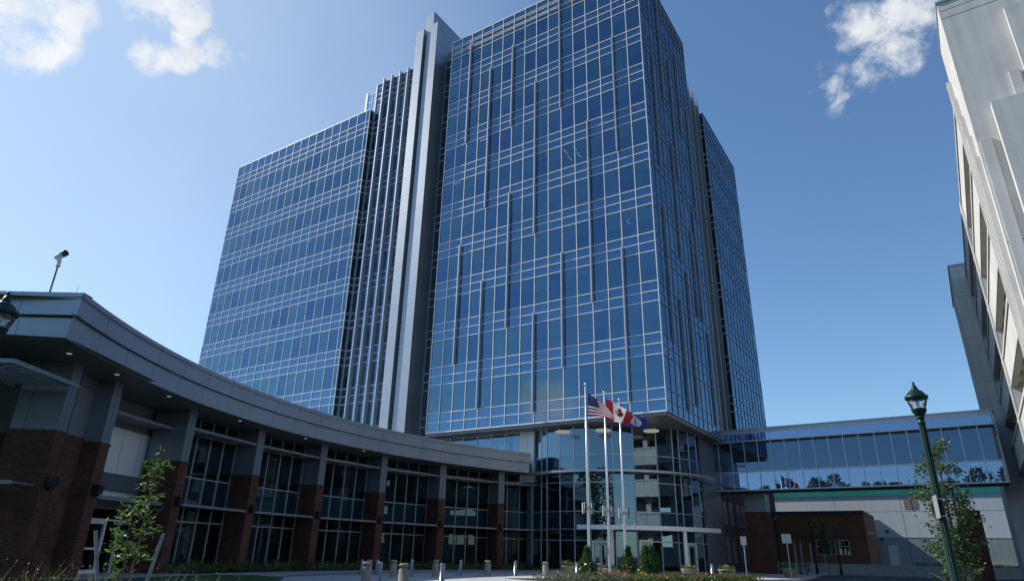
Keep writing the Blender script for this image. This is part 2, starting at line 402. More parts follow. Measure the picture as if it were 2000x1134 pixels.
# roofs, closed backs, inner cores and floor plates
def shell(m):
    for (s0, s1, t0, t1, zt, zi) in ((.06, W1, .06, W2, 59.55, ZB), (SL+.05, SL+28.2, TL+.05, 14.6, 56.55, ZB), (SR+.05, 14., TR+.05, TR+15.5, 56.55, .5), (24.2, SL, TRC+.05, 14.5, 61.15, ZB), (2.5, 14, W2-.1, TR+.2, 58.3, ZB)):
        m.flat(BF, s0, s1, t0, t1, zt); m.flat(BF, s0, s1, t0, t1, zi)
        m.quad(BF, s0, s1, t1, zi, zt)
        m.poly([BF.P(s1, t0, zi), BF.P(s1, t1, zi), BF.P(s1, t1, zt), BF.P(s1, t0, zt)])
        if s0 > 20: m.poly([BF.P(s0, t0+3.5, zi), BF.P(s0, t1, zi), BF.P(s0, t1, zt), BF.P(s0, t0+3.5, zt)])
part('roof_deck', 'grey_panel', tower, shell)
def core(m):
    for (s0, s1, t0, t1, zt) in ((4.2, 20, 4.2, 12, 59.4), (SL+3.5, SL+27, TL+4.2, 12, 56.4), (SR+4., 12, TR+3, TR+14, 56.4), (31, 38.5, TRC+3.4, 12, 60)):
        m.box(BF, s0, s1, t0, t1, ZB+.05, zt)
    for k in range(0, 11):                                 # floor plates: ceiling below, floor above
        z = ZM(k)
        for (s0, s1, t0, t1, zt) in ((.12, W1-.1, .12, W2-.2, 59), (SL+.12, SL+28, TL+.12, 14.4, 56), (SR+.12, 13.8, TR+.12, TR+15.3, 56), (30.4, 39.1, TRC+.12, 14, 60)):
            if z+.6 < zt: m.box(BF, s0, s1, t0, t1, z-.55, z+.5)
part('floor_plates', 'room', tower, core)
def strips(m):
    for (s, k) in ((3.2, 4), (4.8, 4), (9.6, 8), (11.2, 8), (12.8, 8), (1.2, 2), (2.4, 2), (3.4, 2), (6.2, 2), (8.2, 6), (9.3, 6)):
        z = ZM(k)-.56
        for dt in (.6, 1.9): m.box(BF, s+.15*dt, s+.15*dt+.035, .4+dt, 1.35+dt, z-.02, z, 0)
    for (s, k) in ((21.2, 7), (22.4, 6), (20.3, 3), (23, 2), (19, 7), (21.6, 5), (20.9, 4), (SL+6, 8), (SL+7.6, 8), (SL+9.4, 6), (SL+14, 4), (SL+4, 3), (SL+2.6, 2), (SL+12, 7), (SL+11, 5)):
        z = ZM(k)-.56; t0 = TL if s > 30 else 0
        m.box(BF, s, s+.9, t0+.7, t0+.8, z-.02, z, 0)
part('ceiling_light', 'strip', tower, strips)
# soffit of the overhang and a light fascia line
part('soffit', 'soffit', tower, lambda m: m.box(BF, .05, W1, .05, W2, ZB-.32, ZB-.08))
# set-back third-floor glass under the overhang, white corner panel
f3 = Fr(ST(0, 1.75), u1, -u2)
e3 = [14.45+1.62*i for i in range(7)]
w3 = curtain(f3, e3, [(7.0, 9.3, 's'), (9.3, 11.42, 'v')], vw=.09, vd=.06, hd=.06)
part('white_corner_panel', 'white_panel', tower, lambda m: m.box(f3, 13.05, 14.4, -.4, .05, 7.0, 11.42))
# stair head behind the left block
def stairhead(m):
    m.box(BF, 45.0, 46.7, 7.3, 12, 56.6, 66.3, 0)
    f = Fr(ST(45.0, 7.3), u1, -u2)
    for i in range(6): m.box(f, -.02, 1.72, 0.002, .06, 58.2+i*1.55, 58.32+i*1.55, 1)
    for s in (0.0, .5): m.box(f, s, s+.08, 0.003, .08, 56.6, 66.4, 1)
    m.box(f, 1.55, 1.95, -1.5, .12, 56.6, 66.5, 1)
part('stair_head', ['spandrel', 'mullion'], tower, stairhead)

# windows: the hundred that show largest are parts of their own, the rest one part
def win_geom(m, fr, a, b, z0, z1, rg):
    a2, b2, c, d = a+.035, b-.035, z0+.04, z1-.04
    tl = rg.uniform(-.006, .006); tz = rg.uniform(-.008, .008)
    i0 = len(m.v); m.quad(fr, a2, b2, .006, c, d, rg.choice((0, 0, 3, 4)))
    for k, (q, w_) in enumerate(((-1, -1), (1, -1), (1, 1), (-1, 1))):
        v_ = np.array(m.v[i0+k]); m.v[i0+k] = tuple(v_+np.array([*fr.n, 0])*(q*tl+w_*tz))
    r = rg.random()
    h = d-c
    if r < .50: cut = d-h*(.50+.04*rg.standard_normal())
    elif r < .66: cut = d-h*rg.uniform(.2, .4)
    elif r < .80: cut = c
    else: cut = None
    if cut is not None:
        cut = max(cut, c)
        m.quad(fr, a+.05, b-.05, -.12, cut, d, 1)
    if rg.random() < .35:                                  # a drawn curtain at one side, folded
        n = 7; s0 = a+.06 if rg.random() < .5 else b-.62
        xs = [s0+.56*i/n for i in range(n+1)]
        for i in range(n):
            d0, d1 = (-.34, -.24) if i % 2 else (-.24, -.34)
            m.poly([fr.P(xs[i], d0, c), fr.P(xs[i+1], d1, c), fr.P(xs[i+1], d1, d), fr.P(xs[i], d0, d)], 5)
def area(w):
    fr, a, b, z0, z1 = w
    p = [pj(fr.P(s, 0, z)) for s, z in ((a, z0), (b, z0), (b, z1), (a, z1))]
    A = .5*abs(sum(p[i][0]*p[(i+1) % 4][1]-p[(i+1) % 4][0]*p[i][1] for i in range(4)))
    cx = sum(q[0] for q in p)/4; cy = sum(q[1] for q in p)/4
    return A if (0 < cx < 2000 and 0 < cy < 1134) else 0
rg = random.Random(5)
class _R(random.Random):
    def standard_normal(self): return self.gauss(0, 1)
rg = _R(5)
WIN.sort(key=area, reverse=True)
for w in WIN[:100]:
    m = MB(); win_geom(m, *w, rg); m.build('window', ['vision', 'blind', 'blind_dim', 'vision_b', 'vision_c', 'curtain'], tower)
m = MB()
for w in WIN[100:]: win_geom(m, *w, rg)
o = m.build('window', ['vision', 'blind', 'blind_dim', 'vision_b', 'vision_c', 'curtain'], tower); o['kind'] = 'stuff'


# ------------------------------------------------------------------ glass rotunda under the corner
DC = np.array([9.64, 63.52]); DR = 8.55
rot = thing('rotunda_lobby', 'curved glass entrance lobby bulging out under the tower corner', 'lobby', (DC[0], DC[1], 0))
def dp(phi, r, z): return (DC[0]+r*math.sin(rad(phi)), DC[1]-r*math.cos(rad(phi)), z)
PH = [-60, -51.8, -47.1, -37.8, -28.9, -19.75, -6.55, 4.94, 18.92, 30.2, 35.3, 44.9, 54.7, 70.9, 84]
RZ = [(0.05, 2.3, 'v'), (2.3, 3.15, 'v'), (3.15, 4.52, 's'), (4.52, 6.81, 'v'), (6.81, 7.67, 'v'), (7.67, 9.0, 's'), (9.0, 11.45, 'v')]
def facet(a, b, r=DR):
    p, q = np.array(dp(a, r, 0)[:2]), np.array(dp(b, r, 0)[:2]); u = (q-p); L = np.linalg.norm(u); u /= L
    return Fr(p, u, (u[1], -u[0])), L
mu = MB(); spn = MB(); spn2 = MB()
for a, b in zip(PH[:-1], PH[1:]):
    fr, L = facet(a, b)
    for (z0, z1, k) in RZ:
        rgf = rg.uniform(-1, 1)
        if k == 'v' and not (z1 < 2.4 and (-20 < a < -7 or 4 < a < 18 or 35 < a < 36)):
            m = MB(); m.quad(fr, .03, L-.03, 0, z0+.03, z1-.03); m.build('window', 'lobby_glass', rot)
        elif k == 's': (spn if z0 < 5 else spn2).quad(fr, .0, L, 0, z0, z1)
        mu.box(fr, 0, L, -.05, .07, z1-.035, z1+.035)
    mu.box(fr, 0, L, -.05, .07, 0, .12)
for a in PH:
    p = dp(a, DR, 0); mu.tube([(p[0], p[1], 0), (p[0], p[1], 11.46)], .058, 6)
spn2.build('spandrel_panel', 'lobby_spandrel', rot); sp_ = spn.build('spandrel_panel', 'lobby_spandrel', rot); mu.build('mullion_grid', 'fin', rot)
# address number on the spandrel above the door
def text_obj(name, s, size, mat, parent, P, ux, uz, ext=.004, align='CENTER'):
    cu = bpy.data.curves.new(name, 'FONT'); cu.body = s; cu.size = size; cu.extrude = ext; cu.align_x = align; cu.align_y = 'CENTER'
    t = bpy.data.objects.new(name, cu); COL.objects.link(t); bpy.context.view_layer.update()
    me = bpy.data.meshes.new_from_object(t.evaluated_get(bpy.context.evaluated_depsgraph_get())); bpy.data.objects.remove(t)
    ux = np.array(ux, float); uz = np.array(uz, float); n = np.cross(ux, uz)
    for v in me.vertices: v.co = Vector(np.array(P, float)+v.co[0]*ux+v.co[1]*uz+v.co[2]*n-np.array(worldloc(parent)))
    me.materials.clear(); me.materials.append(MT[mat]); o = bpy.data.objects.new(name, me); COL.objects.link(o); o.parent = parent; return o
fr, L = facet(4.94, 18.92)
text_obj('address_number', '500', .36, 'white', rot, fr.P(L*.36, .02, 3.95), (*fr.u, 0), (0, 0, 1))
# wall above the glass ring, left jamb and grey flank wall
def jamb(m):
    fr, L = facet(-66, -60.4, DR+.02); m.box(fr, 0, L, -.3, .12, 0, 11.45)
part('jamb', 'pier_panel', rot, jamb)
ff = Fr(ST(.95, 9.9), u2, -u1)
part('flank_wall', 'grey_panel', rot, lambda m: m.box(ff, 1.0, 6.3, -3, 0, 0, 11.4))
# floors, core and columns inside
def disc(m, z0, z1, r):
    for a in range(-90, 90, 6):
        fr, L = facet(a, a+6, r); m.quad(fr, 0, L, 0, z0, z1)
        for z in (z0, z1): m.poly([dp(a, r, z), dp(a+6, r, z), (DC[0], DC[1]+1, z)])
    m.box(WF, DC[0]-8, DC[0]+8, DC[1]-.5, DC[1]+6, z0, z1)
def inside(m):
    disc(m, 3.35, 4.35, DR-.12); disc(m, 7.85, 8.85, DR-.12); disc(m, 11.3, 11.44, DR-.02)
    m.box(WF, DC[0]-7.5, DC[0]+8, DC[1]+5.6, DC[1]+6, 0, 11.4)
part('floor_slab', 'room', rot, inside)
for a, r in ((-42, 6.6), (-12, 6.8), (14, 6.8), (27, 7.0), (48, 6.6)):
    p = dp(a, r, 0); part('column', 'blind_dim', rot, lambda m: m.tube([(p[0], p[1], 0), (p[0], p[1], 11.4)], .38, 16))
def desks(m):
    for a, r in ((-25, 6.0), (-15, 5.6), (-5, 6.2), (6, 5.8)):
        p = dp(a, r, 0); f = Fr(p[:2], (1, 0), (0, 1)); m.box(f, -.5, .5, -.3, .3, 8.87, 9.75); m.box(f, -.06, .06, -.05, .05, 9.75, 10.3)
part('desk', 'reveal', rot, desks)
def spots(m):
    for a in range(-52, 60, 9):
        for r in (5.5, 7.2):
            p = dp(a+r, r, 0); f = Fr(p[:2], (1, 0), (0, 1)); m.box(f, -.05, .05, -.05, .05, 7.82, 7.845)
part('downlight', 'spot', rot, spots)
part('blind', 'blind_dim', rot, lambda m: [m.quad(facet(a, b, DR-.15)[0], .06, facet(a, b)[1]-.1, 0, 9.5, 11.3) for a, b in ((18.92, 30.2), (30.2, 35.3), (35.3, 44.9))])
for (x, y) in ((1099, 843), (1178, 840), (1272, 841)):
    P = atz(x, y, 10.75)
    m = MB(); n = 28
    m.lathe([(.42, -.05), (.62, -.05), (.62, .06), (.42, .06), (.42, -.05)], P, n)
    o = m.build('ring_lamp', 'ring', None, at=tuple(P))
    tag(o, {1099: 'white ring lamp hanging in the lobby furthest from the tower corner', 1178: 'white ring lamp in the lobby between the first two flagpoles', 1272: 'white ring lamp in the lobby half hidden by the dark blue flag'}[x], 'lamp', 'ring lamps hanging behind the lobby glass')
# curved sunshade ring with slats
def ringshade(m):
    for a in range(-61, 80, 3):
        for r in (DR+.22, DR+.40, DR+.58, DR+.76):
            fr, L = facet(a, a+3.05, r); m.box(fr, 0, L, -.09, .0, 7.58, 7.62)
        fr, L = facet(a, a+3.05, DR+.98); m.box(fr, 0, L, -.05, .05, 7.55, 7.70)
    for a in PH[1:-1]:
        f = Fr(dp(a, DR, 0)[:2], (math.cos(rad(a)), math.sin(rad(a))), (math.sin(rad(a)), -math.cos(rad(a)))); m.box(f, -.03, .03, .03, .97, 7.54, 7.66)
part('sunshade', 'fin', rot, ringshade)
# entrance canopy with two posts
def canopy(m):
    for a in range(-23, 47, 2):
        r1 = DR+2.1
        p = [dp(a, DR+.1, 3.12), dp(a, r1, 3.12), dp(a+2, r1, 3.12), dp(a+2, DR+.1, 3.12)]; m.poly(p); m.poly([(x, y, 3.36) for x, y, z in p])
        fr, L = facet(a, a+2, r1); m.box(fr, 0, L, -.02, .05, 3.08, 3.40)
    for a in (-23, 47):
        m.poly([dp(a, DR+.1, 3.1), dp(a, DR+2.12, 3.1), dp(a, DR+2.12, 3.38), dp(a, DR+.1, 3.38)])
can = part('canopy', 'white_panel', rot, canopy)
for x in (1196, 1341):
    P = atd(x, 1090, DC[1]-8.0-1.4)
    part('post', 'white', can, lambda m: m.tube([(P[0], P[1], 0), (P[0], P[1], 3.12)], .16, 14))
part('antenna_spikes', 'galv', can, lambda m: [m.tube([dp(a, DR+1.9, 3.4), dp(a+.6, DR+1.9, 3.62)], .012, 4) for a in (-17, -12, -4, 1, 9, 15, 22, 30)])
# doors
def door(a, b, z1, leaves):
    fr, L = facet(a, b, DR+.04); d = None
    m = MB(); w = .16
    m.box(fr, 0, w, -.06, .10, 0, z1); m.box(fr, L-w, L, -.06, .10, 0, z1); m.box(fr, w, L-w, -.06, .10, z1-.18, z1)
    d = m.build('door', 'white', rot)
    for i in range(leaves):
        x0 = w+(L-2*w)*i/leaves; x1 = w+(L-2*w)*(i+1)/leaves
        m = MB()
        for (s0, s1) in ((x0+.01, x0+.11), (x1-.11, x1-.01)): m.box(fr, s0, s1, -.03, .03, .02, z1-.2)
        m.box(fr, x0+.11, x1-.11, -.03, .03, .02, .26); m.box(fr, x0+.11, x1-.11, -.03, .03, z1-.32, z1-.2)
        m.quad(fr, x0+.1, x1-.1, .0, .2, z1-.25, 1)
        m.box(fr, x1-.2, x1-.17, .04, .07, .9, 1.5)
        m.build('door_leaf', ['fin', 'lobby_glass'], d)
    return d
door(-19.2, -10, 2.3, 2); d = door(5.6, 13.2, 2.42, 2); door(36, 44.2, 2.3, 1)
fr, L = facet(5.6, 13.2, DR+.05)
part('door_sensor', 'sign_back', d, lambda m: m.box(fr, L*.36, L*.78, .08, .14, 2.0, 2.2))

# ------------------------------------------------------------------ curved low wing with brick piers
PC = np.array([21.75, 25.82]); PR = 36.86
low = thing('low_wing_building', 'curved two-storey wing with brick piers and grey metal fascia', 'building', (-14, 36, 0))
def pp(th, r, z): return (PC[0]+r*math.cos(rad(th)), PC[1]+r*math.sin(rad(th)), z)
TH0, TH1 = 187.6, 122.6
def arcwall(m, r, z0, z1, a0=TH0, a1=TH1, mi=0, da=.75):
    n = max(1, int(abs(a1-a0)/da)); 
    for i in range(n):
        a, b = a0+(a1-a0)*i/n, a0+(a1-a0)*(i+1)/n; ua, ub_ = rad(a0-a)*r, rad(a0-b)*r
        m.poly([pp(a, r, z0), pp(b, r, z0), pp(b, r, z1), pp(a, r, z1)], mi, [(ua, z0), (ub_, z0), (ub_, z1), (ua, z1)])
def arcflat(m, r0, r1, z, a0=TH0, a1=TH1, mi=0, da=.75):
    n = max(1, int(abs(a1-a0)/da))
    for i in range(n):
        a, b = a0+(a1-a0)*i/n, a0+(a1-a0)*(i+1)/n
        m.poly([pp(a, r0, z), pp(b, r0, z), pp(b, r1, z), pp(a, r1, z)], mi, [(rad(a0-a)*r0, r0), (rad(a0-b)*r0, r0), (rad(a0-b)*r0, r1), (rad(a0-a)*r0, r1)])
EP = np.array(pp(TH0, PR, 0)[:2])                         # corner of the straight end
EF = Fr(EP, (-1, 0), (0, -1))
def fascia(m):
    arcwall(m, PR, 8.40, 9.06); arcwall(m, PR-.03, 9.06, 9.22); arcwall(m, PR+.14, 7.58, 8.37)
    arcflat(m, PR-.03, PR+.5, 9.22, mi=0); arcflat(m, PR-.03, PR+.2, 9.06); arcflat(m, PR, PR+.2, 8.40)
    arcwall(m, PR+.17, 8.3, 8.5, mi=1)
    m.quad(EF, 0, 14, 0, 8.42, 9.06); m.quad(EF, -.05, 14, .05, 9.07, 9.22); m.quad(EF, .16, 14, -.16, 7.58, 8.36); m.quad(EF, .2, 14, -.2, 8.3, 8.5, 1)
    m.flat(EF, 0, 14, 0, -.2, 8.42); m.flat(EF, -.05, 14, .05, -.5, 9.22); m.flat(EF, -.05, 14, .05, -.1, 9.07)
    f = Fr(pp(TH1, PR, 0)[:2], (math.cos(rad(TH1)), math.sin(rad(TH1))), (math.sin(rad(TH1)), -math.cos(rad(TH1))))
    m.quad(f, 0, 5, 0, 8.42, 9.22); m.quad(f, .16, 5, .25, 7.58, 8.36)
part('fascia', ['fascia', 'reveal'], low, fascia)
def roofp(m):
    arcflat(m, PR-.04, PR+13, 9.0); arcflat(m, PR+2.8, PR+13, 8.98, a0=TH1, a1=115.5); arcwall(m, PR+13, 0, 9.0, a1=115.5); m.poly([pp(115.5, PR+2.5, 0), pp(115.5, PR+13, 0), pp(115.5, PR+13, 9), pp(115.5, PR+2.5, 9)]); m.box(EF, 1.3, 14, -12, -.4, 8.6, 8.95)
part('roof', 'grey_panel', low, roofp)
part('soffit', 'soffit', low, lambda m: (arcflat(m, PR+.16, PR+5, 7.60), arcflat(m, PR+2.8, PR+8, 7.625, a0=TH1, a1=116), m.flat(EF, .16, 14, -.16, -6, 7.615)))
def inner(m):
    arcwall(m, PR+8, 0, 7.6, a1=116); arcflat(m, PR+3.5, PR+8, 4.25, a0=180, a1=116); arcflat(m, PR+3.5, PR+8, 3.5, a0=180, a1=116); arcwall(m, PR+3.5, 3.5, 4.25, a0=180, a1=116)
    for a in (174, 165, 156, 147, 138, 129): m.poly([pp(a, PR+4.2, 0), pp(a, PR+8, 0), pp(a, PR+8, 7.5), pp(a, PR+4.2, 7.5)])
part('inner_walls', 'room', low, inner)
def sub_end(m):
    f = Fr(EP, (-1, 0), (0, -1))
    m.box(f, 2.6, 14, -7.0, -5.0, 0, 5.2, 0); m.box(f, 2.65, 14, -7.0, -5.05, 5.2, 7.6, 1)
part('end_wall', ['brick', 'grey_panel'], low, sub_end)
PT = [181.97, 177.75, 169.2, 160.5, 151.93, 143.2, 134.4, 125.4]; RP = PR+1.55; RG = PR+3.1
for i, th in enumerate(PT):
    o_ = pp(th, RP, 0); tn = np.array([math.sin(rad(th)), -math.cos(rad(th))]); ni = -np.array([math.cos(rad(th)), math.sin(rad(th))])
    f = Fr(o_[:2], tn, ni); w = .31
    dep = -1.75 if i == 0 else -1.95
    m = MB(); m.box(f, -w, w, dep, 0, 0, 4.96); m.box(f, -w-.03, w+.03, dep-.03, .03, 4.96, 5.07)
    p = m.build('pier', 'brick', low)
    m = MB(); m.box(f, -w+.02, w-.02, dep+.02, -.02, 5.07, 7.62); m.build('metal_cladding', 'pier_panel', p)
    m = MB(); m.box(f, -.17, .17, .0, .28, 3.08, 3.42); m.lathe([(.10, 2.98), (.13, 3.06)], f.P(0, .15, 0), 10); m.build('wall_lamp', 'black', p)
def chord(a, b, r):
    p, q = np.array(pp(a, r, 0)[:2]), np.array(pp(b, r, 0)[:2]); u = q-p; L = np.linalg.norm(u); u /= L
    n = np.array([-u[1], u[0]]);
    if (PC-p) @ n < 0: n = -n
    return Fr(p, u, n), L
bays = [(PT[2], PT[3]), (PT[3], PT[4]), (PT[4], PT[5]), (PT[5], PT[6]), (PT[6], PT[7]), (PT[7], 117.2)]
ROWS = [(.28, 2.38, 'v'), (2.38, 3.16, 'v'), (3.16, 4.58, 's'), (4.58, 6.76, 'v'), (6.76, 7.05, 's'), (7.05, 7.6, 'v')]
rb = random.Random(3)
for bi, (a, b) in enumerate(bays):
    fr, L = chord(a-.42, b+.42, RG)
    ncol = 5 if bi < 5 else 4
    mm = MB(); sp = MB(); sp2 = MB()
    ed = [L*i/ncol for i in range(ncol+1)]
    for (z0, z1, k) in ROWS:
        m = MB()
        for s0, s1 in zip(ed[:-1], ed[1:]):
            if k == 's': (sp if z0 < 5 else sp2).quad(fr, s0, s1, 0, z0, z1)
            else:
                m.quad(fr, s0+.03, s1-.03, 0, z0+.03, z1-.03, 0)
                if rb.random() < .45 and z1-z0 > 1.5:
                    zc = z0+.05 if rb.random() < .4 else z1-(z1-z0)*rb.uniform(.2, .7)
                    m.quad(fr, s0+.05, s1-.05, -.15, zc, z1-.05, 1)
        if k == 'v': m.build('window', ['shop_glass', 'blind_dim'], low)
        mm.box(fr, 0, L, -.05, .06, z0-.035, z0+.035)
    mm.box(fr, 0, L, -.06, .08, 0, .3)
    for s in ed: mm.box(fr, s-.032, s+.032, -.055, .075, .3, 7.58)
    sp.build('spandrel_panel', 'shop_spandrel', low); sp2.build('header_panel', 'shop_spandrel', low); mm.build('mullion_grid', 'mullion_low', low)
    # two sunshades per bay
    m = MB()
    for j in range(7): m.box(fr, -.1, L-.1, .18+.17*j, .27+.17*j, 6.74, 6.77)
    m.box(fr, -.1, L-.1, 1.34, 1.42, 6.70, 6.82)
    for s in (.15, L*.35, L*.65, L-.25): m.box(fr, s, s+.05, .05, 1.4, 6.68, 6.74)
    m.build('sunshade', 'louver', low)
    m = MB(); m.box(fr, -.1, L-.2, .08, 1.5, 3.06, 3.10); m.box(fr, -.1, L-.2, 1.5, 1.55, 3.02, 3.14); m.build('sunshade', 'louver', low)
    m = MB()
    for q in range(2):
        s = L*(.2+.5*rb.random()); d = -rb.uniform(1.5, 3); m.box(fr, s, s+.07, d, d+.07, 5.6+q*.5, 6.1+q*.4)
    m.build('pendant_light', 'ring', low)
# the recessed entrance bay: white panels above a glass door
fr, L = chord(PT[1]-.45, PT[2]+.45, PR+3.7)
part('white_panel', 'white_panel', low, lambda m: m.box(fr, -.3, L+.3, -.2, 0, 3.2, 6.3))
part('header_panel', 'soffit', low, lambda m: (m.box(fr, -.3, L+.3, -.2, .02, 6.3, 7.6)))
part('lintel_panel', 'soffit', low, lambda m: m.box(fr, -.3, L+.3, -.2, -.02, 2.7, 3.2))
m = MB(); m.box(fr, -.1, L, .1, 1.6, 3.02, 3.06); m.box(fr, -.1, L, 1.6, 1.66, 2.96, 3.12); m.build('sunshade', 'louver', low)
m = MB()
for j in range(7): m.box(fr, -.1, L, .18+.17*j, .27+.17*j, 6.60, 6.63)
m.box(fr, -.1, L, 1.34, 1.42, 6.56, 6.68); m.build('sunshade', 'louver', low)
m = MB()
for j in range(10): m.box(EF, 1.25, 9, -2.75+.32*j, -2.59+.32*j, 6.60, 6.63)
m.box(EF, 1.2, 9, .50, .58, 6.55, 6.69); m.box(EF, 1.2, 1.26, -2.9, .5, 6.55, 6.69)
for s in (1.9, 2.7, 3.6, 5.2): m.box(EF, s, s+.06, -2.9, .5, 6.53, 6.60)
m.build('sunshade', 'louver', low)
m = MB(); m.box(EF, 1.7, 9, -2.6, -1.6, 3.04, 3.08); m.box(EF, 1.7, 9, -1.6, -1.52, 2.99, 3.12); m.build('sunshade', 'louver', low)
m = MB(); fd = fr
m.quad(fd, 0, L, -.1, .1, 2.7, 0); m.build('window', 'shop_glass', low)
m = MB(); s0 = L*.50
for (a, b, z0, z1) in ((s0, s0+.12, 0, 2.2), (s0+1.08, s0+1.2, 0, 2.2), (s0+.12, s0+1.08, 2.05, 2.2), (s0+.12, s0+1.08, .0, .16), (s0+.12, s0+1.08, .98, 1.06), (s0-.9, s0-.84, 0, 2.7), (0, L, 2.2, 2.28), (s0+2.1, s0+2.16, 0, 2.7)):
    m.box(fd, a, b, -.05, .06, z0, z1)
m.build('door', 'white', low)
m = MB()
for th, r in ((184.5, 37.9), (180, 37.7), (174, 37.7), (165, 37.7), (156, 37.7), (147.5, 37.7)):
    p = pp(th, r, 7.58); m.lathe([(.09, 0), (.09, -.012)], (p[0], p[1], 7.59), 10)
m.build('downlight', 'spot', low)
# planting strip at the foot of the wing is added with the ground

# ------------------------------------------------------------------ skybridge
BO = np.array([20.4, 62.75]); ub = az(123.); nb = az(213.)
ub = az(124.6); nb = az(214.6); fb = Fr(BO, ub, nb)
d_ = ray(1937, 804); nn = np.array([nb[0], nb[1]]); tt = (nn @ BO)/(nn @ d_[:2]); BL = float((d_[:2]*tt-BO) @ ub)
br = thing('skybridge', 'glazed skybridge linking the blue tower to the white parking garage', 'bridge', (*fb.P(BL/2, -2, 0),))
B0, NB = -1.65, 19; dx = (BL-B0)/NB; ed = [B0+dx*i for i in range(NB+1)]
Zb = dict(bot=6.95, sill=8.62, head=11.15, sof=11.42, up=12.12, top=12.5)
m = MB(); mB = MB()
for s0, s1 in zip(ed[:-1], ed[1:]):
    t1, t2 = rb.uniform(-.004, .004), rb.uniform(-.004, .004)
    m.poly([fb.P(s0+.02, t1, Zb['bot']+.1), fb.P(s1-.02, t2, Zb['bot']+.1), fb.P(s1-.02, t2, Zb['sill']-.04), fb.P(s0+.02, t1, Zb['sill']-.04)])
    mB.poly([fb.P(s0+.02, .12+t1, Zb['sof']), fb.P(s1-.02, .12+t2, Zb['sof']), fb.P(s1-.02, .12+t2, Zb['up']), fb.P(s0+.02, .12+t1, Zb['up'])])
m.build('spandrel_panel', 'bridge_spandrel', br); mB.build('upper_panel', 'bridge_spandrel', br)
for s0, s1 in zip(ed[:-1], ed[1:]):
    m = MB(); m.quad(fb, s0+.03, s1-.03, -.02, Zb['sill']+.03, Zb['head']-.03); m.build('window', 'bridge_glass', br)
def bframe(m):
    for s in ed:
        m.box(fb, s-.035, s+.035, -.05, .05, Zb['bot'], Zb['sof']); m.box(fb, s-.02, s+.02, .0, .135, Zb['sof'], Zb['up'])
    for z, d in ((Zb['bot']+.05, .07), (Zb['sill'], .055), (Zb['up'], .15)): m.box(fb, B0, BL, -.06, d, z-.05, z+.05)
    m.box(fb, B0, BL, -.05, .16, Zb['sof']-.09, Zb['sof']+.01)
part('mullion_grid', 'fin', br, bframe)
part('parapet', 'fascia', br, lambda m: (m.box(fb, B0, BL, -.3, .12, Zb['up']+.05, Zb['top']-.08)))
part('coping', 'coping', br, lambda m: m.box(fb, B0, BL+.1, -2.9, .2, Zb['top']-.08, Zb['top']+.03))
part('dark_head', 'reveal', br, lambda m: m.box(fb, B0, BL, -.3, -.03, Zb['head'], Zb['sof']-.09))
part('deck', 'room', br, lambda m: (m.box(fb, B0, BL, -2.8, -.08, Zb['bot']-.02, Zb['bot']+.5), m.box(fb, B0, BL, -2.8, -.3, Zb['sof'], Zb['sof']+.2), m.quad(fb, B0, BL, -2.8, Zb['bot'], Zb['top']-.1), m.quad(fb, B0, BL, -.12, Zb['bot']+.1, Zb['sill']-.05)))
cr_ = np.array(atd(1922, 1128, 55.)[:2]); fcr = Fr(cr_, u1, -u2)
part('column', 'brick', br, lambda m: m.box(fcr, -.75, .75, -1.6, 0, 0, 5.2))

# ------------------------------------------------------------------ brick base wing below the bridge
bw = thing('brick_wing_building', 'shaded dark brick wing with narrow windows under the skybridge', 'building', (*ST(2, 22), 0))
fw = Fr(ST(1.12, 15.9), u2, -u1)
part('wall', 'brick', bw, lambda m: (m.box(fw, 0, 9.3, -6, 0, 0, 11.3), m.box(fw, 9.3, 16, -7, -.9, 0, 11.3)))
for s, d in ((1.2, 0), (3.4, 0), (6.0, 0), (7.8, 0), (10.4, -.9), (12.0, -.9)):
    for z0, z1 in ((.9, 3.0), (4.3, 6.2)):
        m = MB(); m.quad(fw, s, s+.9, d+.01, z0, z1, 0)
        w = m.build('window', ['dark_glass'], bw)
        m = MB()
        for (a, b, c, e) in ((s-.05, s+.02, z0, z1), (s+.88, s+.95, z0, z1), (s+.42, s+.48, z0, z1), (s-.1, s+1, z0-.08, z0), (s-.05, s+.95, z1, z1+.06), (s, s+.9, z0+1.3, z0+1.36)): m.box(fw, a, b, d-.02, d+.05, c, e)
        m.build('frame', 'mullion_dark', w)
pl_ = np.array(atd(1489, 1117, 64.)[:2]); fpl = Fr(pl_, u1, -u2)
pr_ = part('pier', 'brick', bw, lambda m: m.box(fpl, -1.0, 1.0, -2, 0, 0, 5.3))
part('metal_cladding', 'pier_panel', pr_, lambda m: m.box(fpl, -.95, .95, -1.9, -.02, 5.3, 6.9))

